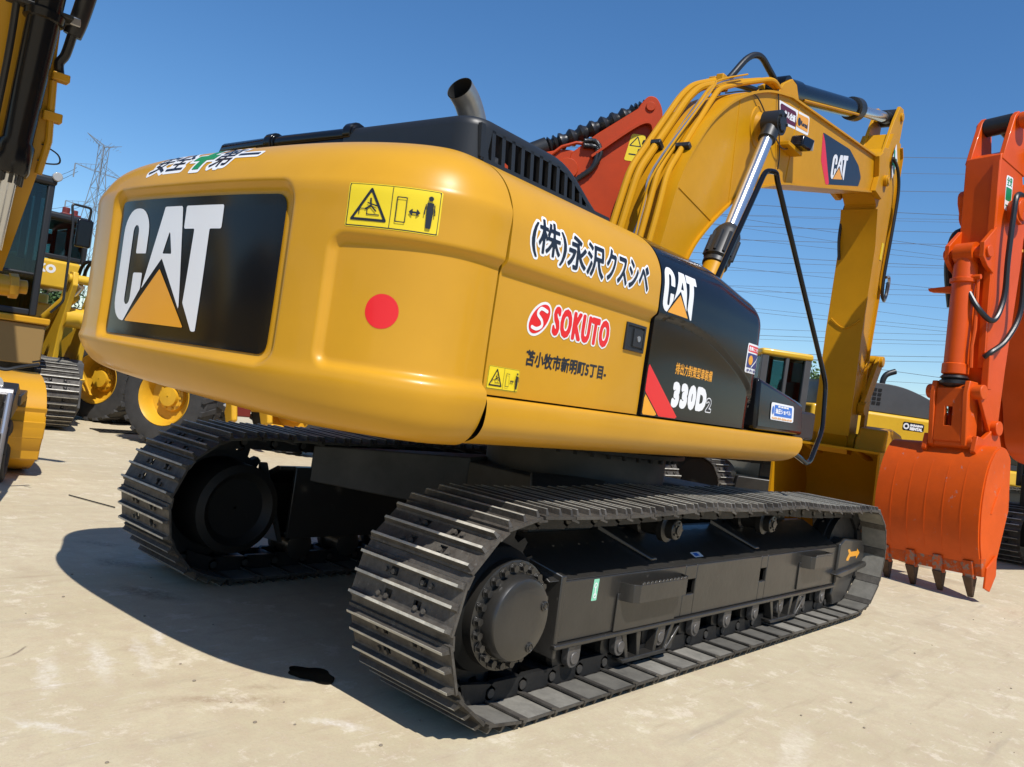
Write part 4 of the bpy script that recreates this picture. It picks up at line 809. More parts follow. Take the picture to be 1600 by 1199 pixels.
for i in range(8):
    a = 2 * PI * i / 8; o1 = d_.orthogonal().normalized(); o2 = d_.cross(o1); q = A + (o1 * math.cos(a) + o2 * math.sin(a)) * .10; b = MB(); b.tube([q - d_ * .12, q - d_ * .01], .02, 6); b.build('gland_bolt', BKS, cy)
b = MB(); b.cyl(A - d_ * .95, A, .07, n=20); b.build('cylinder_rod', CH, cy)
b = MB(); b.box((.30, -.32, 4.62), (.44, .16, 4.66)); b.build('pipe_clamp', BKS, cy, bevel=.008)
b = MB(); b.tube(smooth_line([(.32, -.22, 5.6), (.34, -.24, 4.8), (.34, -.27, 4.2), (.34, -.33, 3.5), (.33, -.37, 3.0)], 5), .028, 10); b.build('hydraulic_hose', RB, LE)
b = MB(); b.tube([(.2, .10, 4.05), (.2, .115, 3.4), (.2, .06, 3.0)], .032, 10); b.build('hydraulic_pipe', Y, LE)
b = MB(); b.tube(smooth_line([(.25, .36, 6.0), (.25, .30, 5.2), (.25, .24, 4.75), (.22, .20, 4.55)], 5), .075, 12); b.tube(smooth_line([(.22, .20, 4.55), (.2, .17, 4.35), (.2, .13, 4.25), (.2, .14, 4.15)], 4), .04, 10); b.build('hydraulic_hose', RB, LE)
b = MB(); b.box((.15, .10, 4.62), (.32, .24, 4.70)); b.build('hose_clamp', SIL, LE, bevel=.01)
b = MB(); b.box((.14, .04, 3.62), (.25, .20, 3.72)); b.build('pipe_bracket', Y, LE, bevel=.01)
b = MB(); b.box((.15, .08, 4.06), (.27, .22, 4.14)); b.build('pipe_bracket', Y, LE, bevel=.01)
b = MB(); b.tube(smooth_line([(.2, .06, 3.35), (.2, .20, 3.28), (.2, .22, 3.18), (.2, .10, 3.14), (.2, .04, 3.16)], 5), .009, 6); b.build('grease_line', RB, LE)
b = MB(); b.cyl((.50, -.62, 1.86), (.50, -.02, 1.88), .105, n=24); b.cyl((.50, -.06, 1.88), (.50, .02, 1.885), .125, n=8); b.cyl((.50, .02, 1.885), (.50, .10, 1.89), .07, n=20); b.build('linkage_pin', Y, LE, bevel=.008)
b = MB()
for y in (-.60, -.20): b.prism([(-.05, 1.9), (.0, 1.72), (.5, 1.72), (.62, 1.86), (.5, 1.98)], y - .03, y + .03)
b.cyl((.0, -.6, 1.82), (.0, -.17, 1.82), .07)
for y in (-.42, -.24): b.prism([(.45, 1.9), (.60, 1.9), (.36, .95), (.18, .95)], y - .03, y + .03)
b.build('bucket_link', Y, LE, bevel=.01)
o_ = smooth_line([(-.25, .98), (.10, 1.0), (.42, .92), (.60, .70), (.62, .45), (.48, .20), (.20, .06), (-.30, .03)], 5)
b = MB(); b.strip(o_, -.86, .40, .03)
for yy in (-.86, .40): b.prism(o_ + [(-.55, .1), (-.42, .6)], yy - .015, yy + .015)
lb = b.build('bucket', Y, LE, ang=30)
b = MB()
for z0, z1, x_ in ((.64, .72, .63), (.40, .58, .64), (.18, .34, .56)): b.hexa([(x_ - .12, -.87, z0), (x_ + .0, -.87, z0), (x_ + .0, .415, z0), (x_ - .12, .415, z0), (x_ - .12, -.87, z1), (x_ + .03, -.87, z1), (x_ + .03, .415, z1), (x_ - .12, .415, z1)])
b.build('wear_plate', Y, lb, bevel=.012)
b = MB()
for y in (-.45, -.20): b.prism([(.0, .9), (.45, .85), (.40, 1.1), (.28, 1.15), (.1, 1.1)], y - .035, y + .035)
b.build('bucket_ear', Y, lb, bevel=.01)
for o in list(LE.children):
    if o.name.split('.')[0] in ('arm', 'bucket_cylinder', 'hydraulic_hose', 'hydraulic_pipe', 'hose_clamp', 'pipe_bracket', 'grease_line'):     # the arm leans out toward the lot
        XL = Matrix(((1, 0, .54, .69 - .54 * 2.9), (0, 1, -.119, -.07 + .119 * 2.9), (0, 0, .713, 2.88 - .713 * 2.9), (0, 0, 0, 1)))
        for q in [o] + list(o.children): q.data.transform(XL)
for o in LE.children:
    if o.name.split('.')[0] == 'arm':
        for q in [o] + list(o.children):
            for v in q.data.vertices:
                if v.co.y > -.3: v.co.y += float(np.interp(v.co.z, [1.9, 2.6, 3.0, 3.3], [-.30, -.20, -.06, 0]))
                else: v.co.y -= float(np.interp(v.co.z, [1.9, 3.3], [.2, 0]))
LX = -5.9
base(LE, Y, L=1.95, yc=1.36, x0=LX, n=40, ph=.45)
b = MB(); b.box((LX - 2.6, -1.45, 1.15), (LX + 1.2, .92, 2.5)); b.box((LX + 1.2, -1.45, 1.05), (LX + 2.3, -.3, 1.9)); lh = b.build('house', Y, LE, bevel=.06, seg=3)
b = MB(); b.box((LX + 1.2, -.3, .95), (LX + 2.55, 1.06, 1.52)); b.build('cab_base', mat('brown_skirt_paint', (.26, .16, .05), .55), LE, bevel=.02)  # skirt below the cab in one yellowish brown
b = MB(); b.box((LX + 1.2, -.3, 1.525), (LX + 2.60, 1.10, 1.62)); b.build('cab_sill', Y, LE, bevel=.02)
lc = simple_cab(LE, LX + .9, LX + 2.55, -.12, .92, 1.63, 3.52, Y)
b = MB(); b.tube(bend_line([(LX + 2.5, 1.10, 1.72), (LX + 2.6, 1.22, 1.9), (LX + 2.6, 1.20, 3.0), (LX + 2.6, 1.15, 3.3), (LX + 2.55, 1.42, 3.3), (LX + 2.5, 1.42, 3.1)], .05), .018, 8); mr = b.build('mirror_rail', BKS, lc)
b = MB(); b.box((LX + 2.50, 1.26, 2.72), (LX + 2.58, 1.47, 3.12)); b.build('mirror', BK, lc, bevel=.025, seg=3)
b = MB(); b.cyl((LX + 2.50, .92, 3.62), (LX + 2.62, .92, 3.62), .065, n=18); b.build('work_lamp', LAMP, lc, bevel=.01)
b = MB(); b.prism([(LX + .4, 1.3), (LX + 1.6, 3.2), (LX + 3.4, 5.6), (LX + 6.2, 6.1), (LX + 7.7, 5.4), (LX + 7.4, 5.1), (LX + 3.6, 4.9), (LX + 2.2, 3.0), (LX + 1.2, 1.3)], -.62, -.16); b.build('boom', Y, LE, bevel=.015)
# ================================================================== orange excavator on the right
OE = thing('excavator', 'bright orange excavator on the right with its bucket teeth resting on the concrete', 'excavator', (5.61, -1.55, 0), (.058, 0, math.radians(166)))
YL = .18
b = MB(); b.prism([(.30, 5.13), (.05, 5.25), (-.25, 5.0), (-.42, 4.5), (-.38, 3.9), (-.2, 2.6), (-.12, 1.78), (.12, 1.70), (.22, 1.9), (.28, 2.8), (.30, 4.2)], YL - .21 , YL + .20); sk = b.build('arm', OR, OE, bevel=.012)
b = MB()
for y in (YL - .20, YL + .18): b.prism([(.28, 5.08), (.20, 5.3), (.06, 5.66), (-.02, 5.74), (-.14, 5.72), (-.18, 5.6), (-.28, 5.0)], y - .03, y + .03)
b.cyl((-.04, YL - .26, 5.62), (-.04, YL + .32, 5.62), .075, n=20); b.cyl((-.04, YL + .24, 5.62), (-.04, YL + .36, 5.62), .10, n=20)
b.build('arm_horn', OR, sk, bevel=.008)
b = MB(); b.cyl((-.04, YL - .16, 5.62), (-.04, YL + .14, 5.62), .11, n=18); b.tube([(-.04, YL, 5.62), (-.6, YL, 5.5), (-1.4, YL, 5.3)], .07, 12); b.build('cylinder_rod', BKS, OE)
b = MB()
for y in (YL - .235, YL + .165): b.prism([(.30, 4.25), (.36, 4.2), (.56, 4.02), (.56, 3.85), (.45, 3.76), (.30, 3.7)], y - .0, y + .055)
b.cyl((.46, YL - .27, 3.93), (.46, YL + .25, 3.93), .07, n=18); b.build('cylinder_lug', OR, sk, bevel=.006)
b = MB(); b.strip([(.305, 5.05), (.305, 4.3), (.305, 3.3), (.285, 2.6)], YL + .13, YL + .20, .03); b.build('arm_rib', OR, sk)
A = V((.46, YL - .02, 3.93)); Bp = V((.44, YL - .06, 2.35)); d_ = (Bp - A).normalized()
b = MB(); b.cyl(A - V((0, .11, 0)), A + V((0, .11, 0)), .125, n=22); b.lathe(A, d_, [(.05, .10), (.15, .13), (1.30, .13), (1.31, .145), (1.42, .145), (1.44, .11)], 26); b.lathe(A + d_ * .3, d_, [(0, .13), (.01, .155), (.05, .155), (.06, .13)], 26, cap=False); bc = b.build('bucket_cylinder', OR, OE)
b = MB(); b.tube([A + V((.02, .16, -.3)), A + V((.02, .17, -.9)), A + V((.02, .15, -1.1)), A + V((.0, .15, -1.35))], .022, 8); b.tube([A + V((.04, .05, -.3)), A + V((.04, .20, -.3))], .03, 8); b.build('hydraulic_pipe', OR, bc)
b = MB(); b.hexa([(.40, YL - .42, 3.50), (.50, YL - .42, 3.50), (.50, YL - .10, 3.46), (.40, YL - .10, 3.46), (.40, YL - .44, 3.54), (.50, YL - .44, 3.54), (.50, YL - .10, 3.55), (.40, YL - .10, 3.55)]); b.build('cylinder_stop', OR, bc, bevel=.01)
b = MB(); b.lathe(A + d_ * 1.43, d_, [(0, .09), (.01, .13), (.04, .155), (.06, .13), (.08, .155), (.11, .155), (.13, .13), (.15, .10)], 26); b.build('rod_boot', RB, bc)
lk = MB()
for y in (YL - .23, YL + .15):
    lk.prism([(.36, 2.42), (.54, 2.42), (.58, 2.28), (.54, 1.68), (.40, 1.60), (.30, 1.68), (.32, 2.28)], y - .03, y + .03)
lk.cyl((.45, YL - .34, 2.30), (.45, YL + .30, 2.30), .085, n=20); lk.cyl((.44, YL - .30, 1.72), (.44, YL + .24, 1.72), .08, n=20)
for z0, z1 in ((1.72, 1.90), (2.12, 2.34)): lk.box((.50, YL - .20, z0), (.545, YL + .12, z1))
lk.box((.50, YL - .20, 1.88), (.545, YL - .08, 2.14)); lk.box((.50, YL - .0, 1.88), (.545, YL + .12, 2.14))
lk = lk.build('bucket_link', ORW, OE, bevel=.01)
b = MB()
for y in (YL - .27, YL + .25): b.prism([(.40, 2.36), (.52, 2.30), (.20, 1.86), (.06, 1.94)], y - .02, y + .02)
b.cyl((.12, YL + .10, 1.92), (.12, YL + .34, 1.92), .085, n=18); b.build('side_link', OR, OE, bevel=.006)
o_ = smooth_line([(.10, 1.58), (.22, 1.67), (.42, 1.65), (.58, 1.42), (.66, 1.05), (.64, .65), (.54, .34)], 6)
BY0, BY1 = -.58, .64
b = MB(); b.strip(o_, BY0, BY1, .025)
for yy in (BY0, BY1): b.prism(o_ + [(.42, .28), (.26, .40), (.06, 1.0)], yy - .014, yy + .014)
ob_ = b.build('bucket', ORW, OE, ang=30)
b = MB(); b.hexa([(.48, BY0 - .02, .26), (.56, BY0 - .02, .26), (.56, BY1 + .02, .26), (.48, BY1 + .02, .26), (.50, BY0 - .02, .46), (.60, BY0 - .02, .46), (.60, BY1 + .02, .46), (.50, BY1 + .02, .46)]); b.build('cutting_edge', ORE, ob_, bevel=.006)
for y in np.linspace(BY0 + .2, BY1 - .2, 5):
    b = MB(); b.strip([(p_[0] + .024, p_[1]) for p_ in o_[9:34]], y - .006, y + .006, .004); b.build('wear_strip', ORW, ob_)
for y in (YL - .30, YL + .26):
    b = MB(); b.prism([(-.15, 1.55), (.0, 1.85), (.12, 1.98), (.22, 1.86), (.36, 1.78), (.50, 1.80), (.55, 1.62), (.45, 1.55)], y - .03, y + .03); b.build('bucket_ear', OR, ob_, bevel=.01)
for y in (BY0 + .12, BY0 + .44, BY0 + .76, BY1 - .12):
    b = MB(); b.hexa([(.52, y - .055, .42), (.62, y - .055, .42), (.62, y + .055, .42), (.52, y + .055, .42), (.50, y - .06, .22), (.58, y - .06, .22), (.58, y + .06, .22), (.50, y + .06, .22)]); t_ = b.build('tooth_adapter', ORE, ob_, bevel=.01)
    b = MB(); b.hexa([(.48, y - .058, .24), (.60, y - .058, .24), (.60, y + .058, .24), (.48, y + .058, .24), (.46, y - .028, .012), (.50, y - .028, .012), (.50, y + .028, .012), (.46, y + .028, .012)]); b.build('bucket_tooth', TUS, t_, bevel=.01)
b = MB(); b.prism([(.30, .50), (.50, .36), (.52, .14), (.40, .10), (.28, .28)], BY1 + .016, BY1 + .04); b.build('side_cutter', OR, ob_, bevel=.005)
b = MB(); b.tube([(.30, BY1 + .016, 1.25), (.46, BY1 + .016, .95)], .010, 6); b.build('weld_rib', ORW, ob_)
bo = smooth_line([(.25, 4.62), (.20, 4.78), (-.3, 4.92), (-1.3, 5.1), (-2.4, 4.9), (-3.6, 3.9), (-5.6, 1.9)], 5) + smooth_line([(-5.3, 1.4), (-2.6, 1.55), (-1.55, 1.7), (-1.28, 2.3), (-1.08, 2.9), (-.78, 3.4), (-.68, 3.9), (-.55, 4.25), (-.2, 4.3), (.15, 4.42)], 5)
b = MB(); b.prism(bo, -.12, .36); bm_ = b.build('boom', OR, OE, bevel=.012)
b = MB(); b.cyl((-.05, -.18, 4.52), (-.05, .52, 4.52), .13, n=22); b.cyl((-.05, .44, 4.52), (-.05, .50, 4.52), .17, n=22); b.build('boom_pin', OR, bm_, bevel=.006)
b = MB(); b.prism([(-.55, 4.1), (-1.5, 4.35), (-1.8, 4.0), (-1.15, 3.3)], .362, .364); b.build('white_panel', WH, bm_)
decal('lettering', bm_, [(S_text('PC-8', -.5, 0, 0, .16), .006, ORT)], (-.58, .365, 4.06), (-.92, 0, -.1), (0, 0, 1), (0, -1, 0), None, cell=.01, h0=.004)
gs = [(-.10, 4.60), (-.26, 4.62), (-.26, 5.0), (-.10, 4.98)]
decal('green_sticker', sk, [(S_poly([(-.02, 4.50), (.14, 4.50), (.14, 4.92), (-.02, 4.92)]), 0, WH, .03), (S_poly([(-.01, 4.62), (.13, 4.62), (.13, 4.78), (-.01, 4.78)]), 0, GN, .02), (S_text('安全', .0, 4.80, .12, 4.91), .003, GN), (S_text('第一', .0, 4.51, .12, 4.61), .003, GN)], (0, YL + .201, 0), (1, 0, 0), (0, 0, 1), (0, -1, 0), None, cell=.008)
for pts in ([(-.2, .46, 4.7), (.10, .50, 4.66), (.16, .50, 4.35), (.16, .48, 3.9), (.14, .46, 3.45), (.30, .44, 3.15), (.48, .36, 3.25), (.50, .24, 3.45)], [(-.5, .50, 4.8), (-.16, .56, 4.72), (-.06, .58, 4.3), (-.08, .56, 3.8), (-.10, .54, 3.3), (.10, .5, 2.95), (.30, .44, 2.78), (.32, .38, 2.72)]):
    b = MB(); b.tube(smooth_line(pts, 7), .032, 10); b.build('hydraulic_hose', RB, OE)
b = MB(); b.box((.24, .37, 2.35), (.33, .45, 2.78)); b.tube([(.28, .40, 2.5), (.26, .38, 2.0)], .02, 8); b.build('pipe_block', OR, OE, bevel=.01)
b = MB(); b.tube(smooth_line([(-.2, -.13, 4.4), (.0, -.24, 4.3), (.05, -.27, 3.9), (.0, -.22, 3.4)], 6), .05, 10); b.build('hydraulic_hose', RB, OE)
# corrugated sleeve over the arm cylinder hose, boom cylinder with bellows
b = MB(); ln_ = smooth_line([(-.30, .42, 5.35), (-.45, .43, 5.1), (-.60, .44, 4.85), (-.80, .45, 4.62)], 14); b.tube(ln_, .1, 14, rf=lambda i: .085 + .018 * (i % 2)); b.build('hose_sleeve', RB, OE)
A = V((-1.23, -.30, 3.55)); Bp = V((-1.85, -.30, .95)); d_ = (Bp - A).normalized(); n = 44
b = MB(); b.tube([A + d_ * (1.05 * i / n) for i in range(n + 1)], .1, 16, rf=lambda i: .085 + .03 * (i % 2)); bcy = b.build('cylinder_bellows', RB, OE)
b = MB(); b.lathe(A + d_ * 1.04, d_, [(0, .10), (.01, .13), (.12, .13), (.13, .11), (1.5, .11)], 22); b.build('boom_cylinder', OR, OE)
b = MB(); b.lathe(A - d_ * .25, d_, [(0, .11), (.01, .13), (.2, .13), (.26, .08)], 18); b.build('rod_end', OR, OE)
base(OE, OR, L=1.9, yc=1.2, x0=-6.2, n=38, ph=.3)
b = MB(); b.box((-9.2, -1.4, 1.1), (-5.2, 1.4, 2.5)); b.build('house', OR, OE, bevel=.08, seg=3)
b = MB(); b.box((-4.4, -1.25, .35), (-4.15, 1.0, .85)); b.box((-4.6, -1.1, .9), (-4.2, .9, 1.5)); b.build('front_frame', TC, OE, bevel=.02)
simple_cab(OE, -6.4, -4.7, -1.4, -.45, 1.3, 3.0, OR)
# ================================================================== red-orange excavator behind the hood
RE = thing('excavator', 'red orange excavator with black spiral wrapped cylinder rising behind the engine hood', 'excavator', (2.822, 1.749, 0), (0, 0, math.radians(-48.46)))
RO = mat('red_orange_paint', (.46, .045, .003), .45, spec=.25, coat=.05, noise=(2, .8), bump=(5, .05))
so_ = smooth_line([(-.17, 5.02), (-.13, 5.10), (-.06, 5.18), (.04, 5.16), (.12, 5.0), (.11, 4.74), (.05, 4.40), (-.15, 3.9), (-.2, 2.8), (-.1, 1.2)], 5) + [(-.35, 1.1), (-.60, 2.8), (-.78, 3.7), (-.92, 4.1), (-.86, 4.40), (-.60, 4.66)]
b = MB(); b.prism(so_, -.04, .04); b.prism([(x - .0, z) for x, z in so_], -.42, -.34); ra = b.build('arm', RO, RE, bevel=.01)
b = MB(); b.strip(smooth_line([(-.62, 4.36), (-.30, 4.66), (-.10, 4.82), (.0, 4.82), (.01, 4.66), (-.12, 4.32), (-.27, 3.9), (-.30, 3.0)], 5), -.50, -.42, .028); b.build('arm_flange', RO, ra)
b = MB(); b.prism([(-.55, 4.5), (-.08, 5.0), (.06, 4.95), (.08, 4.8), (-.1, 4.31), (-.25, 3.9), (-.22, 2.5), (-.15, 1.25), (-.33, 1.2), (-.58, 2.8), (-.75, 3.7), (-.86, 4.15)], .04, .065)
b.prism([(-.55, 4.5), (-.1, 4.98), (.06, 4.9), (-.1, 4.31), (-.25, 3.9), (-.3, 1.3), (-.55, 2.8), (-.8, 4.1)], -.34, -.04); b.cyl((-.03, -.44, 5.06), (-.03, .045, 5.06), .055, n=16); b.build('arm_plate', RO, ra, bevel=.006)
decal('warning_sticker', ra, [(S_poly([(-.25, 4.40), (-.08, 4.40), (-.03, 4.72), (-.20, 4.72)]), 0, YS, .03), (S_line([(-.205, 4.58), (-.08, 4.58), (-.125, 4.69)], True), .006, NK), (S_line([(-.20, 4.48), (-.12, 4.48)]), .008, NK), (S_line([(-.10, 4.43), (-.09, 4.54)]), .016, NK)], (0, -.422, 0), (1, 0, 0), (0, 0, 1), (0, 1, 0), None, cell=.008)
ln_ = [V((-.04, -.19, 5.12)), V((-.20, -.19, 5.03)), V((-.60, -.19, 4.80)), V((-1.0, -.19, 4.57)), V((-1.22, -.19, 4.46))]
pp = []
for i in range(len(ln_) - 1):
    for k in range(16): pp.append(ln_[i] + (ln_[i + 1] - ln_[i]) * (k / 16))
b = MB(); b.tube(pp, .1, 12, rf=lambda i: .088 + .022 * math.sin(i * 1.35)); b.build('wrapped_cylinder', RB, RE)
b = MB(); b.tube([(-1.15, -.19, 4.50), (-1.6, -.19, 4.25), (-2.4, -.19, 3.8)], .11, 14); b.build('arm_cylinder', BKS, RE)
b = MB(); b.prism(smooth_line([(-.72, 4.30), (-.80, 4.42), (-1.0, 4.42), (-1.4, 4.26), (-2.4, 3.7), (-3.6, 2.0)], 4) + smooth_line([(-3.2, 1.6), (-2.0, 3.0), (-1.2, 3.85), (-.75, 4.0)], 4), -.40, .02); rb_ = b.build('boom', RO, RE, bevel=.015)
b = MB(); b.cyl((-.88, -.48, 4.20), (-.88, .08, 4.20), .12, n=20); b.build('boom_pin', RO, rb_, bevel=.006)
b = MB(); b.tube([(-1.15, -.42, 4.28), (-.98, -.42, 4.45), (-.82, -.42, 4.52), (-.70, -.42, 4.52)], .02, 8); b.build('hydraulic_pipe', RO, RE)
for k in (0, 1):
    b = MB(); ln_ = smooth_line([(-.74, -.46, 4.54 - .05 * k), (-.60 + .0 * k, -.46, 4.55 - .06 * k), (-.53 - .04 * k, -.47, 4.42), (-.60, -.47, 4.25), (-.75, -.46, 4.10), (-.85, -.46, 4.0)], 8); b.tube(ln_, .03, 10, rf=lambda i: .028 + .005 * (i % 2)); b.build('hydraulic_hose', RB, RE)
base(RE, RO, L=1.8, yc=1.0, x0=0, n=38, ph=.1, X=Matrix.Translation((-1.0, 3.2, 0)) @ Matrix.Rotation(PI / 2, 4, 'Z'))
b = MB(); b.box((-2.6, 1.2, 1.1), (-.2, 4.6, 2.0)); b.build('house', RO, RE, bevel=.08, seg=3)
# ================================================================== low crawler behind, facing across
CE = thing('excavator', 'excavator hidden behind the big machine with two sunlit tracks showing under its side', 'excavator', (6.2, 4.5, 0), (0, 0, math.radians(-90)))
base(CE, Y, L=1.9, yc=.86, hw=.25, n=38, ph=.35)
b = MB(); b.box((-2.6, -1.3, 1.15), (.6, 1.3, 2.2)); b.build('house', YK, CE, bevel=.08, seg=3)
# ================================================================== yellow excavator with a grey hood, right background
GE = thing('excavator', 'yellow excavator with dark grey engine hood and curved exhaust in the right background', 'excavator', (10.6, 3.2, 0), (0, 0, math.radians(135)))
base(GE, YK, L=1.9, yc=1.2, x0=-.6, n=38, ph=.15)
b = MB(); b.box((-3.1, -1.3, 1.05), (-.35, 1.22, 2.16)); b.box((-.35, -1.3, 1.05), (1.0, 1.22, 1.35)); gh = b.build('house', YK, GE, bevel=.06, seg=3)
b = MB(); b.prism(smooth_line([(-.55, 2.17), (-.58, 2.58), (-.72, 2.66), (-1.8, 2.72), (-2.4, 2.62), (-2.85, 2.42), (-3.02, 2.17)], 5), -1.2, 1.16); gd = b.build('engine_hood', GREYH, GE, bevel=.05, seg=3)
for i in range(6):
    for k in range(4):
        b = MB(); x = -1.16 - i * .095; z = 2.30 + k * .085; b.prism([(x - .035, z), (x + .035, z), (x + .03, z + .058), (x - .04, z + .058)], 1.163, 1.168); b.build('vent_hole', DK, gd)
b = MB(); b.tube(smooth_line([(-1.80, .9, 2.66), (-1.80, .9, 2.80), (-1.86, .9, 2.92), (-2.02, .9, 3.0)], 5), .055, 12); b.build('exhaust_pipe', BKS, GE)
b = MB(); b.tube([(-2.62, .9, 2.16), (-2.62, .9, 2.30), (-2.72, .9, 2.30), (-2.72, .9, 2.16)], .02, 8); b.build('lifting_eye', YK, GE)
decal('rental_sticker', gh, [(S_poly([(-2.54, 1.90), (-2.14, 1.90), (-2.14, 2.06), (-2.54, 2.06)]), 0, NK, .04), (S_poly(circ(.0, 0, .001)), 0, NK), (S_text('RENTAL', 0, 0, .25, .06), .006, WH), ], (0, 1.221, 0), (1, 0, 0), (0, 0, 1), (0, -1, 0), None, cell=.01) if False else None
decal('rental_sticker', gh, [(S_poly([(2.14, 1.90), (2.56, 1.90), (2.56, 2.06), (2.14, 2.06)]), 0, NK, .04), (S_line(circ(2.21, 1.98, .045)), .014, WH), (S_text('RENTAL', 2.29, 1.92, 2.53, 1.97), .006, WH), (S_text('BARABAN', 2.29, 1.99, 2.53, 2.03), .004, WH)], (0, 1.221, 0), (-1, 0, 0), (0, 0, 1), (0, -1, 0), None, cell=.01)
simple_cab(GE, -.24, .72, .25, 1.2, 1.36, 2.95, YK, roof=YK, dark=GREYH, t=.13)
b = MB(); b.prism([(.4, 1.4), (2.3, 3.4), (4.2, 3.75), (6.4, 2.6), (6.3, 2.35), (4.2, 3.2), (2.6, 2.9), (.9, 1.3)], -.6, -.2); b.build('boom', YK, GE, bevel=.02)
# far machine seen between arm and boom of the orange one
FE = thing('excavator', 'distant excavator with yellow roofed dark cab seen between orange arm and orange boom', 'excavator', (17.0, .55, 0), (0, 0, math.radians(150)))
base(FE, YK, L=1.9, yc=1.2, n=36, ph=.15)
b = MB(); b.box((-2.8, -1.3, 1.05), (.2, 1.3, 2.2)); b.box((.2, -1.3, 1.05), (1.2, 1.3, 1.4)); b.build('house', YK, FE, bevel=.06, seg=3)
simple_cab(FE, .2, 1.6, .25, 1.25, 1.4, 3.1, YK, roof=YK, dark=BKS, t=.12)
# ================================================================== wheel loaders on the left
def wheel(parent, c, yaw, R=.74, W=.50, rim=None):
    n = V((math.cos(yaw), math.sin(yaw), 0)); c = V(c); b = MB()
    prof = [(-.5 * W, R * .60), (-.52 * W, R * .75), (-.48 * W, R * .92), (-.40 * W, R * .97), (0, R * .985), (.40 * W, R * .97), (.48 * W, R * .92), (.52 * W, R * .75), (.5 * W, R * .60), (.42 * W, R * .58), (-.42 * W, R * .58), (-.5 * W, R * .60)]
    b.lathe(c, n, prof, 48, cap=False); u = n.cross(V((0, 0, 1))).normalized(); z = V((0, 0, 1))
    for i in range(22):                     # diagonal lugs in two rows
        for s_ in (-1, 1):
            a = 2 * PI * (i + (.5 if s_ > 0 else 0)) / 22; vs = []
            for rr in (R * .95, R * 1.02):
                for da, wv in ((-.045, .02), (.055, .02), (.16, .54), (.06, .54)):
                    q = a + da * (1 if wv > .1 else 1); e = u * math.cos(q) + z * math.sin(q); vs.append(c + e * (rr * (.95 if wv > .1 else 1)) + n * (s_ * W * wv))
            b.hexa(vs)
    t = b.build('tyre', TY, parent, ang=30)
    b = MB(); b.lathe(c + n * (.46 * W), n, [(0, R * .60), (.02, R * .58), (-.02, R * .54), (-.12, R * .50), (-.20, R * .47), (-.22, R * .30), (-.16, R * .28), (-.14, R * .20), (-.08, R * .19), (-.07, .01)], 40, cap=False)
    b.lathe(c - n * (.3 * W), n, [(0, .02), (0, R * .57), (.1, R * .57)], 40, cap=False)
    for i in range(10): a = 2 * PI * i / 10; q = c + n * (.46 * W - .16) + (u * math.cos(a) + z * math.sin(a)) * R * .24; b.cyl(q, q + n * .03, .022, n=6)
    b.build('rim', rim or YRM, t); return t
YRM = mat('rim_yellow', (.66, .36, .02), .4, coat=.1, noise=(3, .85))
WL = thing('wheel_loader', 'yellow wheel loader with dark cab and red beacon standing behind the left excavator', 'wheel loader', (.1, 8.0, 0), (0, 0, math.radians(-93)))
wheel(WL, (-2.8, .46, .74), math.radians(-60)); wheel(WL, (-2.8, -1.55, .74), math.radians(-60)); wheel(WL, (-5.6, .5, .74), math.radians(-75)); wheel(WL, (-5.6, -1.55, .74), math.radians(-75))
b = MB(); b.box((-7.4, -1.1, .95), (-4.9, .0, 2.1)); b.box((-4.9, -1.35, .95), (-3.7, .15, 1.9)); b.box((-4.2, -1.35, 2.14), (-2.9, -.15, 2.62)); wb = b.build('body', YK, WL, bevel=.05, seg=3)
decal('lettering', wb, [(S_text('KO', -.80, 2.40, -.55, 2.52, 1.1), .012, WH)], (-2.899, 0, 0), (0, 1, 0), (0, 0, 1), (-1, 0, 0), None, cell=.012)
simple_cab(WL, -4.9, -2.75 - .3, -1.2, -.05, 2.64, 3.32, YK, t=.08, split=.05)
b = MB(); b.cyl((-3.3, -.40, 3.42), (-3.3, -.40, 3.56), .06, n=14); b.cyl((-3.3, -.26, 3.42), (-3.3, -.26, 3.54), .05, n=14); b.box((-3.4, -.48, 3.42), (-3.2, -.18, 3.46)); b.build('beacon', REDM, WL, bevel=.01)
b = MB()
for y in (-.62, -.26): b.prism([(-2.9, 1.3), (-2.4, 1.5), (-1.9, 2.25), (-1.75, 2.42), (-1.6, 2.40), (-1.55, 2.2), (-1.9, 1.5), (-2.0, .95), (-1.7, .75), (-1.9, .6), (-2.6, .8)], y - .04, y + .04)
b.cyl((-1.68, -.7, 2.3), (-1.68, -.1, 2.3), .07); b.cyl((-1.9, -.62, 1.7), (-1.9, -.05, 1.7), .16, n=20); b.build('lift_arm', YK, WL, bevel=.012)
b = MB(); b.tube([(-2.6, -.75, 1.5), (-1.8, -.55, 2.05)], .10, 16); b.build('lift_cylinder', YK, WL); b = MB(); b.tube([(-1.8, -.55, 2.05), (-1.65, -.5, 2.2)], .05, 12); b.build('cylinder_rod', CH, WL)
for k in (0, .08): b = MB(); b.tube(smooth_line([(-2.3, -.40 + k, 2.1), (-2.0, -.42 + k, 2.55), (-1.75, -.34 + k, 2.6), (-1.68, -.30 + k, 2.4)], 6), .028, 8); b.build('hydraulic_hose', RB, WL)
b = MB(); b.prism([(-2.3, .08), (-1.9, .05), (-1.65, .3), (-1.75, 1.0), (-1.9, 1.05), (-1.85, .35), (-2.2, .3), (-2.35, 1.05), (-2.45, 1.05)], -1.5, -.26); b.build('bucket', mat('dusty_black_bucket', (.05, .05, .05), .7, noise=(20, 2.0), bump=(40, .3)), WL, bevel=.01)
WG = thing('wheel_loader', 'yellow wheel loader behind the counterweight with only its big front tyre and axle visible', 'wheel loader', (.1, 8.0, 0), (0, 0, math.radians(-93)))
wheel(WG, (0, .48, .74), math.radians(-60)); wheel(WG, (.1, 2.5, .74), math.radians(-60)); 
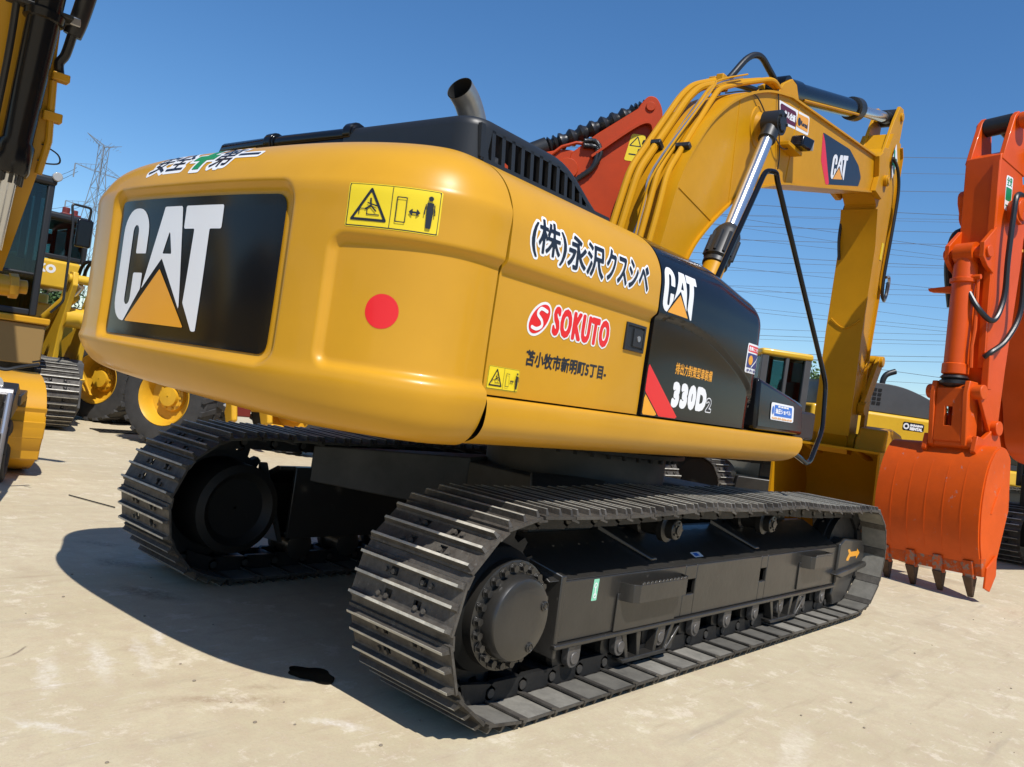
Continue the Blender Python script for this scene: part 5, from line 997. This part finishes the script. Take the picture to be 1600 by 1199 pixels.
b = MB(); b.cyl((-.1, .6, .78), (.0, 2.4, .78), .16); b.box((-2.6, 1.1, .8), (-.3, 2.0, 1.7)); b.prism([(-.5, 1.3), (.3, 1.1), (.5, .5), (.3, .4), (.0, .9), (-.6, 1.0)], 1.2, 1.3); b.prism([(-.5, 1.3), (.3, 1.1), (.5, .5), (.3, .4), (.0, .9), (-.6, 1.0)], 1.8, 1.9); b.build('axle_frame', YRM, WG, bevel=.03)
wheel(WG, (-2.9, 2.5, .74), math.radians(-93)); wheel(WG, (-2.9, .95, .74), math.radians(-93))
b = MB(); b.cyl((.35, .95, .70), (.35, 1.1, .70), .09); b.build('work_lamp', LAMP, WG, bevel=.01)
b = MB(); b.box((.1, 1.35, .55), (.3, 1.6, .85)); b.build('brake_block', REDM, WG, bevel=.02)
# ================================================================== motorcycle at the left edge
MC = thing('motorcycle', 'silver forked motorcycle at the far left edge with only its front wheel in view', 'motorcycle', (-3.01, 3.52, 0), (0, 0, math.radians(-112)))
b = MB(); n = 40
P_ = [V((.30 * math.cos(2 * PI * i / n), -.12, .30 + .30 * math.sin(2 * PI * i / n))) for i in range(n + 1)]
b.tube([V((q.x * .87, q.y, .30 + (q.z - .3) * .87)) for q in P_], .042, 12, cap=False); ty = b.build('tyre', TY, MC)
b = MB(); b.tube([V((q.x * .72, q.y, .30 + (q.z - .3) * .72)) for q in P_], .016, 8, cap=False); b.cyl((0, -.19, .30), (0, -.05, .30), .045, n=20)
for i in range(6): a = 2 * PI * i / 6; b.tube([(.03 * math.cos(a), -.12, .3 + .03 * math.sin(a)), (.21 * math.cos(a), -.12, .3 + .21 * math.sin(a))], .012, 6)
b.build('rim', SIL, ty)
b = MB()
for y in (-.20, -.04): b.tube([(0, y, .30), (-.06, y, .50), (-.22, y, .95)], .026, 10)
b.tube([(-.22, -.22, .95), (-.22, -.02, .95)], .03, 8); b.build('fork', SIL, MC)
b = MB(); b.strip([(.33 * math.cos(math.radians(a)), .30 + .33 * math.sin(math.radians(a))) for a in range(20, 150, 10)], -.19, -.05, .01); b.build('mudguard', SIL, MC)
b = MB(); b.tube(bend_line([(-.45, .12, 1.20), (-.36, -.02, 1.16), (-.32, -.12, 1.12), (-.36, -.22, 1.16), (-.45, -.44, 1.2)], .05), .015, 8); b.tube([(-.36, .08, 1.22), (-.30, .14, 1.24)], .008, 6); b.build('handlebar', BKS, MC)
b = MB(); b.cyl((-.42, -.18, 1.0), (-.36, -.18, 1.0), .06, .07, n=24); b.build('headlamp', LAMP, MC)
b = MB(); b.tube([(-.24, -.12, .95), (-.5, -.12, .70), (-.95, -.12, .50), (-1.3, -.12, .55)], .035, 10); b.prism([(-.35, .85), (-.7, 1.0), (-1.0, .9), (-.9, .75), (-.4, .7)], -.22, -.02); b.box((-1.6, -.25, .78), (-.9, .0, .88)); b.build('frame', BKS, MC, bevel=.01)
b = MB(); b.tube([V((q.x * .87 - 1.35, q.y, .30 + (q.z - .3) * .87)) for q in P_], .05, 12, cap=False); b.build('rear_tyre', TY, MC)
# ================================================================== small things on the ground
def blob(cx, cy, rx, ry, rot, seed, n=40, j=.28):
    r = random.Random(seed); ph = [r.uniform(0, 6.28) for _ in range(6)]; out = []
    for i in range(n):
        a = 2 * PI * i / n; k = 1 + j * sum(math.sin((m_ + 2) * a + ph[m_]) / (m_ + 1.5) for m_ in range(6)) * .6; x = rx * k * math.cos(a); y = ry * k * math.sin(a)
        out.append((cx + x * math.cos(rot) - y * math.sin(rot), cy + x * math.sin(rot) + y * math.cos(rot)))
    return out
OIL = mat('wet_oil', (.006, .005, .004), .08, spec=.6)
b = MB(); b.prism(blob(-2.79, -.62, .12, .095, math.radians(-49), 12, 72, .42), .001, .004, 'z'); tag(b.build('oil_puddle', OIL), 'black wet oil puddle on the concrete at the edge of the big shadow', 'oil puddle')
DST = mat('dry_oil_mark', (.16, .125, .09), .8)
b = MB(); b.tube([(-2.24, 4.08, .01), (-2.06, 3.50, .01)], .006, 6); tag(b.build('steel_rod', TC), 'thin dark steel rod lying on sunlit concrete left of the far track', 'rod')
gr = MB(); gx, gy_ = .45, 9.35
for i in range(7): gr.box((gx - .35 + i * .1, gy_ - .16, .004), (gx - .35 + i * .1 + .03, gy_ + .16, .016))
gr.box((gx - .38, gy_ - .2, .003), (gx + .36, gy_ - .16, .017)); gr.box((gx - .38, gy_ + .16, .003), (gx + .36, gy_ + .2, .017)); gr.box((gx - .36, gy_ - .18, .001), (gx + .34, gy_ + .18, .0035))
tag(gr.build('drain_grate', TC), 'small slotted drain grate in the concrete by the loader tyres', 'grate')
b = MB(); b.lathe((7.3, -.95, 0), (0, 0, 1), [(0, .42), (.10, .42), (.14, .38), (.15, .05)], 30); tag(b.build('concrete_block', mat('pale_concrete', (.5, .46, .38), .8)), 'low pale round block on the ground behind the orange bucket', 'concrete block')
CHP = mat('pebble', (.22, .18, .13), .8)
for i in range(60):
    x = rnd.uniform(-4.6, -2.4); y = rnd.uniform(-2.6, 1.5)
    if i > 30: x = rnd.uniform(-1, 5); y = rnd.uniform(-3.4, -2.2)
    b = MB(); r_ = rnd.uniform(.003, .008); b.sphere((0, 0, 0), r_, 4, (1.3, 1, .6)); o = b.build('pebble', CHP); o.location = (x, y, r_ * .4); tag(o, 'tiny brown pebble lying on the sunlit concrete', 'pebble', 'loose pebbles on the concrete')
# ================================================================== pylons, wires, trees
def pylon(name, x, y, H, lab, w0=9, yaw=0.0):
    t = thing(name, lab, 'pylon', (x, y, 0), (0, 0, yaw), 'transmission towers far behind'); b = MB()
    lv = [0, .22, .40, .55, .67, .77, .86, .93, 1.0]; hw = [w0 / 2 * (1 - .82 * min(1, k / .86)) for k in lv]; k_ = .085
    for i in range(len(lv) - 1):
        z0, z1 = lv[i] * H, lv[i + 1] * H; a, c = hw[i], hw[i + 1]; p0 = [(-a, -a, z0), (a, -a, z0), (a, a, z0), (-a, a, z0)]; p1 = [(-c, -c, z1), (c, -c, z1), (c, c, z1), (-c, c, z1)]
        for q in range(4):
            b.tube([p0[q], p1[q]], k_, 4); b.tube([p0[q], p1[(q + 1) % 4]], k_ * .6, 4); b.tube([p0[(q + 1) % 4], p1[q]], k_ * .6, 4); b.tube([p1[q], p1[(q + 1) % 4]], k_ * .6, 4)
    b.build('tower', PYL, t)
    for z, l in ((.66, 8.0), (.86, 7.0), (1.0, 5.0)):
        for s_ in (-1, 1):
            b = MB(); tip = V((s_ * l, 0, H * z + (1.5 if z == 1 else 0))); 
            for q in (-1, 1):
                b.tube([(s_ * .6, q * .7, H * z - .2), tip], k_ * .8, 4); b.tube([(s_ * .6, q * .7, H * z + 1.6 * (z < 1)), tip], k_ * .6, 4)
            for j in range(5): f = (j + .5) / 5; b.tube([(s_ * (.6 + (l - .6) * f), .7 * (1 - f), H * z - .2 + .2 * f), (s_ * (.6 + (l - .6) * min(1, f + .1)), -.7 * (1 - f), H * z + 1.4 * (1 - f))], k_ * .4, 4)
            if z < 1: b.tube([tip, tip - V((0, 0, 3.2))], .16, 6)
            b.build('crossarm', PYL, t)
    return t
pylon('transmission_tower', 73, 205, 45, 'tall lattice power pylon on the skyline between left excavator and big machine', 9, math.radians(20))
pylon('transmission_tower', 118, 392, 50, 'fainter smaller power pylon beyond the nearer one above the dark cab', 10, math.radians(20))
# conductors sweeping across behind the boom
rw = random.Random(11)
ys_ = [237, 262, 290, 322, 333, 336, 352, 362, 372, 376, 386, 402, 408, 420, 432, 444, 452, 462, 476, 492, 498, 512, 522, 528, 548, 556, 566, 586, 604]
for i, y in enumerate(ys_):
    sl_ = rw.choice((.03, .05, .06, .02, .10, .14)) if y > 300 else .02
    d0 = 150; D1 = 150 * rw.uniform(.8, 1.1); pts = []
    for k in range(13):
        t = k / 12; px = 700 + 1300 * t; sag = 12 * (4 * (t - .5) ** 2 - 1) * -1
        pts.append(ray_at(px, y + (px - 1350) * sl_ + sag - 4, d0 + (D1 - d0) * t))
    b = MB(); b.tube(pts, rw.choice((.028, .034, .045)), 4); tag(b.build('power_line', WIRE), 'thin dark overhead power line crossing the sky behind the boom', 'power line', 'overhead power lines across the sky')
for pa, pb in (((62, 275), (120, 262)), ((0, 310), (122, 268)), ((176, 300), (230, 312)), ((176, 296), (260, 318)), ((105, 330), (172, 290)), ((-60, 330), (110, 322))):
    P3 = [ray_at(pa[0] + (pb[0] - pa[0]) * t / 8, pa[1] + (pb[1] - pa[1]) * t / 8 + 6 * (1 - (t / 4 - 1) ** 2), 210) for t in range(9)]
    b = MB(); b.tube(P3, .05, 4); tag(b.build('power_line', WIRE), 'thin overhead power line strung to the pylon at the left', 'power line', 'power lines at the pylon')
def tree(x, y, H, R, lab, seed):
    t = thing('tree', lab, 'tree', (x, y, 0)); r = random.Random(seed); b = MB(); b.tube([(0, 0, 0), (.1, 0, H * .35), (0, .1, H * .7)], .25, 8, rf=lambda i: (.28, .2, .08)[i])
    for k in range(5): a = r.uniform(0, 6.28); b.tube([(0, 0, H * (.3 + .08 * k)), (R * .6 * math.cos(a), R * .6 * math.sin(a), H * (.5 + .08 * k))], .07, 5)
    b.build('trunk', BARK, t); b = MB(); cl = [(r.uniform(-R, R) * .7, r.uniform(-R, R) * .7, H * r.uniform(.35, .95), r.uniform(.25, .5) * R) for _ in range(16)]
    for cx, cy, cz, cr in cl:
        for _ in range(240):
            u, v, w_ = (r.gauss(0, .5) for _ in range(3)); c = V((cx + u * cr, cy + v * cr, cz + w_ * cr)); s_ = r.uniform(.12, .28); a = V((r.gauss(0, 1), r.gauss(0, 1), r.gauss(0, 1))).normalized(); q = a.orthogonal().normalized(); k = len(b.v); b.add([c - a * s_, c + q * s_ * .5, c + a * s_, c - q * s_ * .5], [(0, 1, 2, 3)])
    b.build('crown', LEAF, t, smooth=False)
TP = [(1275, 640, 60, 6.0, 3.0, 'round green tree beyond the fence line right of the big machine'), (1545, 690, 70, 6.2, 3.4, 'green tree seen between the orange arm and boom'), (1320, 650, 62, 5.0, 2.8, 'green tree behind the yellow arm'), (1490, 690, 74, 5.5, 3.2, 'green tree behind the orange arm'), (1430, 690, 80, 4.5, 3, 'low green tree behind the grey hood'), (60, 505, 70, 6, 3.5, 'green tree behind the left cab')]
for i, (px, py, d, H, R, lab) in enumerate(TP):
    q = ray_at(px, py, d); tree(q.x, q.y, H, R, lab, 50 + i)

# split the named parts whose pieces do not touch into one object each
def split_loose(o):
    bm = bmesh.new(); bm.from_mesh(o.data); seen = set(); comps = []
    for f in bm.faces:
        if f.index in seen: continue
        st = [f]; seen.add(f.index); c = []
        while st:
            g = st.pop(); c.append(g.index)
            for v in g.verts:
                for h in v.link_faces:
                    if h.index not in seen: seen.add(h.index); st.append(h)
        comps.append(c)
    bm.free(); me = o.data; base_ = o.name.split('.')[0]
    if len(comps) < 2: return
    for k, c in enumerate(comps):
        vi = sorted({v for f in c for v in me.polygons[f].vertices}); mp = {v: i for i, v in enumerate(vi)}; m2 = bpy.data.meshes.new(base_)
        m2.from_pydata([me.vertices[v].co[:] for v in vi], [], [[mp[v] for v in me.polygons[f].vertices] for f in c])
        for q in me.materials: m2.materials.append(q)
        m2.polygons.foreach_set('use_smooth', [True] * len(m2.polygons)); m2.set_sharp_from_angle(angle=math.radians(30))
        if k == 0: first = m2
        else: n = o.copy(); n.data = m2; C.objects.link(n)
    o.data = first
for o in list(SC.objects):
    if o.type == 'MESH' and o.name.split('.')[0] in ('arm_bracket', 'bucket_ear', 'side_link', 'boss_plate'): split_loose(o)
# unseen excavators added out of view so the dark panels mirror dark machines
def copy_tree(o, parent=None):
    c = o.copy(); C.objects.link(c); c.parent = parent
    for ch in list(o.children): copy_tree(ch, c)
    return c
for x, y, a in ((-10, 5.5, 100), (-9.5, 10.5, 95), (-12, 16, 90), (8.5, -11.5, 80), (14, -12, 95), (2.5, -12, 100), (-14, 0, 60)):
    c = copy_tree(GE); c.location = (x, y, 0); c.rotation_euler = (0, 0, math.radians(a)); c['label'] = 'unseen yellow excavator with grey hood added for its reflection in the dark panels'; c['group'] = 'unseen excavators added for reflections in the dark panels'
